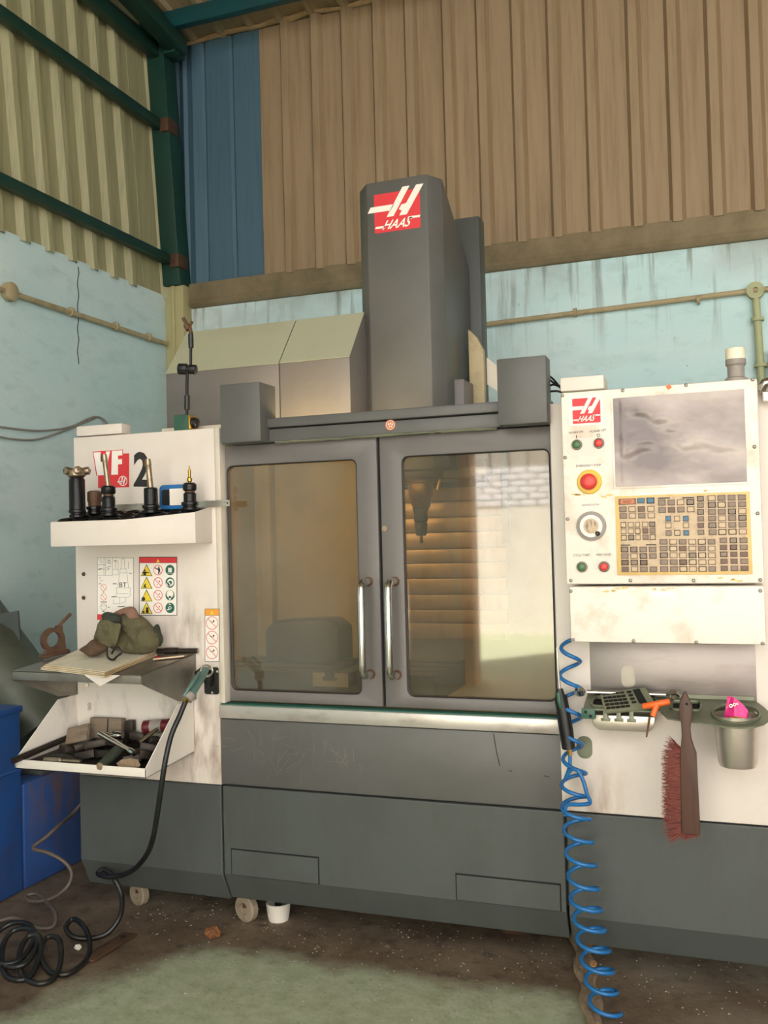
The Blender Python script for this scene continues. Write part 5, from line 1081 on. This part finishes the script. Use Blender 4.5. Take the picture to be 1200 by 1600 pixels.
for j in range(4): inst('calc_key', kk, cl, CP(.62, .3+.17*j), (.012, .007, .003), rotm)
# ring spanner
a, b = at(903, 1082, Y=-.075), at(1046, 1085, Y=-.05); a.z = .845; b = at(1052, 1086, Y=-.035)
a = at(906, 1081, Y=-.06)
sp_ = thing('ring_spanner', 'long chrome ring spanner lying behind the calculator', 'spanner', a)
dx_ = (b-a).normalized(); up = Vector((0, -.75, .66))
part('shaft', MB().tube([a+dx_*.02, a.lerp(b, .5), b-dx_*.02], [.0075, .006, .0075], 10), M['chrome'], sp_, smooth=40)
for c, r_ in ((a, .0155), (b, .0165)):
    e2 = up.cross(dx_).normalized().cross(dx_); ring = MB(); n = 28; vs = []; fs = []
    ax2 = (dx_.cross(up)).normalized(); 
    f1_, f2_ = dx_, up-dx_*up.dot(dx_); f2_.normalize(); f3_ = f1_.cross(f2_)
    for k in range(n):
        d_ = f1_*math.cos(2*PI*k/n)+f2_*math.sin(2*PI*k/n)
        for rr, ww in ((r_, -.006), (r_, .006), (r_*.68, .006), (r_*.68, -.006)): vs.append(c+d_*rr+f3_*ww)
    for k in range(n):
        for j in range(4): fs.append((k*4+j, k*4+(j+1) % 4, ((k+1) % n)*4+(j+1) % 4, ((k+1) % n)*4+j))
    part('ring_end', ring.add(vs, fs), M['chrome'], sp_, smooth=40)
# orange T tool
Yo = -.125
o1, o2, o3, o4 = at(1004, 1104, Y=Yo), at(1047, 1096, Y=Yo), at(1026, 1101, Y=Yo), at(1020, 1119, Y=Yo-.006)
t = thing('orange_key', 'orange plastic T-handle key hanging over the caddy edge', 'key tool', o4)
part('cross_bar', MB().tube([o1, o1.lerp(o2, .03), o1.lerp(o2, .97), o2], [.006, .0085, .0085, .006], 10), M['orangetool'], t, smooth=50); part('stem', MB().tube([o3, o3.lerp(o4, .5), o4], [.009, .0075, .008], 10), M['orangetool'], t, smooth=50)
part('nail', MB().tube([at(1015, 1121, Y=Yo), at(1010, 1152, Y=Yo-.002)], [.0035, .0022], 6), M['rust'], t, smooth=50)
# packet in the cup
pkc = Vector((ccx, ccy, cz(ccy)))
sn = thing('snack_packet', 'crumpled pink foil snack packet standing in the steel cup', 'packet', pkc-Vector((0, 0, .1)))
PX = lambda px, py, Y_: at(px, py, Y=Y_)
yp = ccy-.022
fmb = MB(); gx, gz = 14, 12; vs = []
for side in (0, 1):
    for j in range(gz+1):
        for i in range(gx+1):
            u, v = i/gx, j/gz
            L_ = PX(1129, 1136, yp).lerp(PX(1137, 1087, yp), v); R_ = PX(1174, 1137, yp).lerp(PX(1168, 1109, yp), v)
            p = L_.lerp(R_, u); p.z += .008*math.sin(u*PI)*v
            th = (.014*math.sin(u*PI)*(1-v*.85)+.001)*(1 if side else -1)
            p.y += th+.006*noise.noise(Vector((u*4, v*4, 5+side)))*(1-.5*v); vs.append(p)
m_ = (gx+1)*(gz+1); q_ = lambda s_, i, j: s_*m_+j*(gx+1)+i
fs = [(q_(s_, i, j), q_(s_, i+1, j), q_(s_, i+1, j+1), q_(s_, i, j+1)) for s_ in (0, 1) for j in range(gz) for i in range(gx)]
fs += [(q_(0, i, gz), q_(0, i+1, gz), q_(1, i+1, gz), q_(1, i, gz)) for i in range(gx)]+[(q_(0, 0, j), q_(0, 0, j+1), q_(1, 0, j+1), q_(1, 0, j)) for j in range(gz)]+[(q_(0, gx, j), q_(0, gx, j+1), q_(1, gx, j+1), q_(1, gx, j)) for j in range(gz)]
part('foil', fmb.add(vs, fs), M['pink'], sn, smooth=60)
wl_ = MB()
for cx_, cy_, r_ in ((1142, 1103, 3.0), (1147.5, 1101, 2.6), (1152, 1100, 1.8)):
    for k in range(12):
        a0, a1 = 2*PI*k/12, 2*PI*(k+1)/12
        wl_.slab([PX(cx_+R__*math.cos(t_), cy_+R__*math.sin(t_), yp-.0155) for R__, t_ in ((r_, a0), (r_, a1), (r_*.45, a1), (r_*.45, a0))], (0, .003, 0))
part('packet_print', wl_, M['white'], sn, label='small white round marks', kind='stuff')
cm = MB()
for i in range(70):
    c = PX(random.uniform(1140, 1160), random.uniform(1121, 1132), yp-.016+random.uniform(-.008, .006)); d_ = Vector((random.gauss(0, 1), random.gauss(0, 1), random.gauss(0, 1))).normalized()*random.uniform(.004, .009)
    cm.tube([c-d_, c+d_], .0016, 4)
part('crumbs', cm, M['snack'], sn, kind='stuff', label='yellow brown snack bits')
part('silver_end', MB().slab([PX(1164, 1132, yp-.01), PX(1171, 1116, yp-.006), PX(1174, 1120, yp), PX(1173, 1133, yp)], (0, .003, 0)), M['steel'], sn)
# brush
Yk = -.175
bw = thing('bench_brush', 'dark wooden bench brush with red-brown bristles hanging from the caddy', 'brush', at(1080, 1300, Y=Yk))
hpx = [(1070, 1080), (1075, 1090), (1081, 1103), (1082, 1115), (1080, 1128), (1078.5, 1140), (1080, 1155), (1084, 1168), (1088, 1178), (1094.5, 1306), (1064.5, 1303), (1062.5, 1180), (1065, 1150), (1064, 1132), (1060.5, 1115), (1061.5, 1098), (1066, 1086)]
hd_ = MB().slab([at(p[0], p[1], Y=Yk) for p in hpx], (0, .024, 0))
part('wooden_back', hd_, M['wood'], bw, .004)
part('hanging_hole', MB().lathe([(.0038, 0), (.0038, .001)], at(1073, 1100, Y=Yk), (0, -1, 0), 12), M['gap'], bw)
bm_ = MB()
for i in range(900):
    v = random.random(); yy = 1168+v*134
    b0 = at(1064, yy, Y=Yk+random.uniform(.004, .022)); edge = 1-.45*max(0, abs(v-.5)*2-.75)
    l = random.uniform(.03, .052)*edge; ang = random.gauss(.1*math.sin(v*60)+.9*max(0, .12-v)*5-.9*max(0, v-.88)*6, .22)
    tip_ = b0+Vector((-l*math.cos(ang), random.gauss(0, .006), l*math.sin(ang)))
    bm_.tube([b0, b0.lerp(tip_, .6)+Vector((0, 0, random.gauss(0, .003))), tip_], [.0011, .0009, .0003], 3)
for i in range(200):
    v = random.random(); b0 = at(1066+v*26, 1303, Y=Yk+random.uniform(.006, .022)); tip_ = b0+Vector((random.gauss(0, .006)-.004, random.gauss(0, .004), -random.uniform(.004, .018)*(1.2-v*.6)))
    bm_.tube([b0+Vector((0, 0, .006)), tip_], [.0009, .0003], 3)
part('bristles', bm_, M['bristle'], bw, kind='stuff', label='ragged red-brown bristles', recalc=False)

# ================================================================== RIGHT AIR GUN AND BLUE HOSE
R2 = lambda px, py, Yp=-.07: at(px, py, Y=Yp)
ag = thing('black_air_gun', 'black air blow gun with long thin nozzle beside the right door', 'air gun', R2(889, 1172))
part('body', MB().tube([R2(874, 1076), R2(876, 1095), R2(880, 1112), R2(886, 1150), R2(889, 1170)], [.010, .017, .0175, .016, .0165], 14), M['black'], ag, smooth=45)
part('lever', MB().tube([R2(872, 1082, -.09), R2(874, 1095, -.094), R2(876, 1106, -.092)], [.006, .007, .004], 8), M['green'], ag, smooth=45)
part('guard', MB().tube([R2(884, 1085, -.075), R2(889, 1112, -.075), R2(894, 1140, -.075), R2(897, 1168, -.075)], .0032, 6).tube([R2(871, 1112, -.075), R2(876, 1145, -.075), R2(880, 1170, -.075)], .004, 6), M['black'], ag, smooth=45)
part('nozzle', MB().tube([R2(875, 1080), R2(872, 1050), R2(870, 1012)], [.0042, .0036, .003], 8), M['steel'], ag, smooth=45)
part('fitting', MB().tube([R2(889, 1168), R2(891, 1181)], [.008, .006], 8), M['brass'], ag, smooth=20)
# spiral hose: a helix round a drifting axis
ax = [(893, 998, -.05, 15), (891, 1040, -.05, 15), (892, 1090, -.05, 16), (895, 1150, -.055, 14), (897, 1200, -.065, 17), (898, 1250, -.075, 20), (905, 1320, -.085, 21), (914, 1400, -.1, 22), (922, 1450, -.115, 22), (932, 1500, -.13, 22), (945, 1570, -.155, 21), (957, 1630, -.175, 21), (966, 1690, -.2, 21)]
A = spline([at(p[0], p[1], Y=p[2]) for p in ax], 24); Rr = spline([(p[3]/545, 0, 0) for p in ax], 24)
P_ = []; ph = 1.2; turns_px = 0
for i in range(len(A)):
    if i:
        dz = (A[i]-A[i-1]).length; pitch = .078 if A[i].z > .62 else (.062 if A[i].z > .3 else .052)
        sub = 6
        for k in range(sub):
            c = A[i-1].lerp(A[i], (k+1)/sub); ph += 2*PI*dz/sub/pitch; r_ = Rr[i].x
            P_.append(c+Vector((r_*math.cos(ph), r_*math.sin(ph), 0)))
P_ = [p for p in P_ if p.z > .012]
o = part('spiral_air_hose', MB().tube(P_, .0058, 8), M['hoseblue'], smooth=60); tag(o, 'blue spiral air hose hanging from the pendant down to the floor', 'hose')
o = part('hose_tail', MB().tube(spline([at(890.5, 1180, Y=-.07), at(890, 1198, Y=-.085), at(884, 1216, Y=-.1), at(892, 1203, Y=-.11), at(903, 1204, Y=-.12), at(912, 1222, Y=-.12), at(917, 1240, Y=-.12), at(922, 1254, Y=-.115), at(908, 1257, Y=-.11), at(886, 1258, Y=-.10), at(883, 1275, Y=-.1)], 8), .0055, 8), M['hoseblue'], smooth=60); tag(o, 'short blue hose tail bent below the black air gun', 'hose')

# ================================================================== ON THE FLOOR
rg = MB(); n1, n2 = 30, 8; vs = []
for i in range(n1+1):
    yy = 1450+i*(1680-1450)/n1; cxx = 905+(yy-1450)*.155; w = 15+4*math.sin(i*.9)
    for j in range(n2+1):
        p = at(cxx+w*(j/n2*2-1), yy, Z=.0); p.z = .006+.018*abs(noise.noise(Vector((i*.45, j*.5, 2))))+.008*abs(math.sin(i*1.3))*math.sin(j/n2*PI); vs.append(p)
m_ = len(vs); vs += [Vector((p.x, p.y, .0005)) for p in vs]
q_ = lambda i, j, s_=0: s_*m_+i*(n2+1)+j
fs = [(q_(i, j, s_), q_(i+1, j, s_), q_(i+1, j+1, s_), q_(i, j+1, s_)) for s_ in (0, 1) for i in range(n1) for j in range(n2)]
fs += [(q_(i, j), q_(i+1, j), q_(i+1, j, 1), q_(i, j, 1)) for i in range(n1) for j in (0, n2)]+[(q_(i, j), q_(i, j+1), q_(i, j+1, 1), q_(i, j, 1)) for i in (0, n1) for j in range(n2)]
t = thing('floor_rag', 'crumpled beige rag strip on the floor under the blue hose', 'rag', at(915, 1520, Z=0))
part('cloth', rg.add(vs, fs), M['rag'], t, smooth=60)
for q, s_ in (((919, 1478), 7), ((927, 1506), 6)): part('printed_patch', MB().slab([at(q[0]+s_*math.cos(k), q[1]+s_*.9*math.sin(k), Z=.027) for k in (0, .9, 1.9, 2.8, 3.9, 5.2)], (0, 0, .002)), M['rag_spot'], t)
a, b = at(136, 1502, Z=.004), at(204, 1460, Z=.004)
t = thing('flat_bar', 'rusty flat steel bar with a hole lying on the floor', 'bar', a)
e = (b-a).normalized(); w = Vector((-e.y, e.x, 0))*.024
part('strip', MB().slab([a-w, b-w, b+w, a+w], (0, 0, .007)), M['rust'], t, .001); part('hole', MB().lathe([(.01, 0), (.01, .0006)], a.lerp(b, .82)+Vector((0, 0, .007)), (0, 0, 1), 14), M['gap'], t)
def lump(p, s): return 1+.35*noise.noise(p*1.6+Vector((s, s, 0)))+.15*noise.noise(p*4)
c = at(333, 1466, Z=.0); o = part('rust_lump', blob(c+Vector((0, 0, .018)), (.026, .022, .02), 3, lump, 3.3, fl=lambda w: .0005), M['rustlump'], smooth=25); tag(o, 'orange brown lump of rust on the floor', 'lump')
c = at(122, 1484, Z=.0); o = part('white_pebble', blob(c+Vector((0, 0, .008)), (.012, .01, .009), 3, lump, 5.3, fl=lambda w: .0005), M['offwhite'], smooth=25); tag(o, 'small white pebble beside the hose coil', 'pebble')
ch = MB()
for i in range(420):
    x_ = random.uniform(-2.0, .3); y_ = random.gauss(.12, .12) if random.random() < .85 else random.uniform(-.4, .2)
    s_ = random.uniform(.0012, .0036); a_ = random.random()*PI
    ch.slab([(x_+s_*math.cos(a_+k*1.9), y_+s_*math.sin(a_+k*1.9), .0004+.001*(k == 1)) for k in range(3)], (0, 0, .001))
o = part('metal_chips', ch, M['chips'], kind='stuff'); tag(o, 'scattered bright metal chips on the floor under the machine', 'chips', kind='stuff')
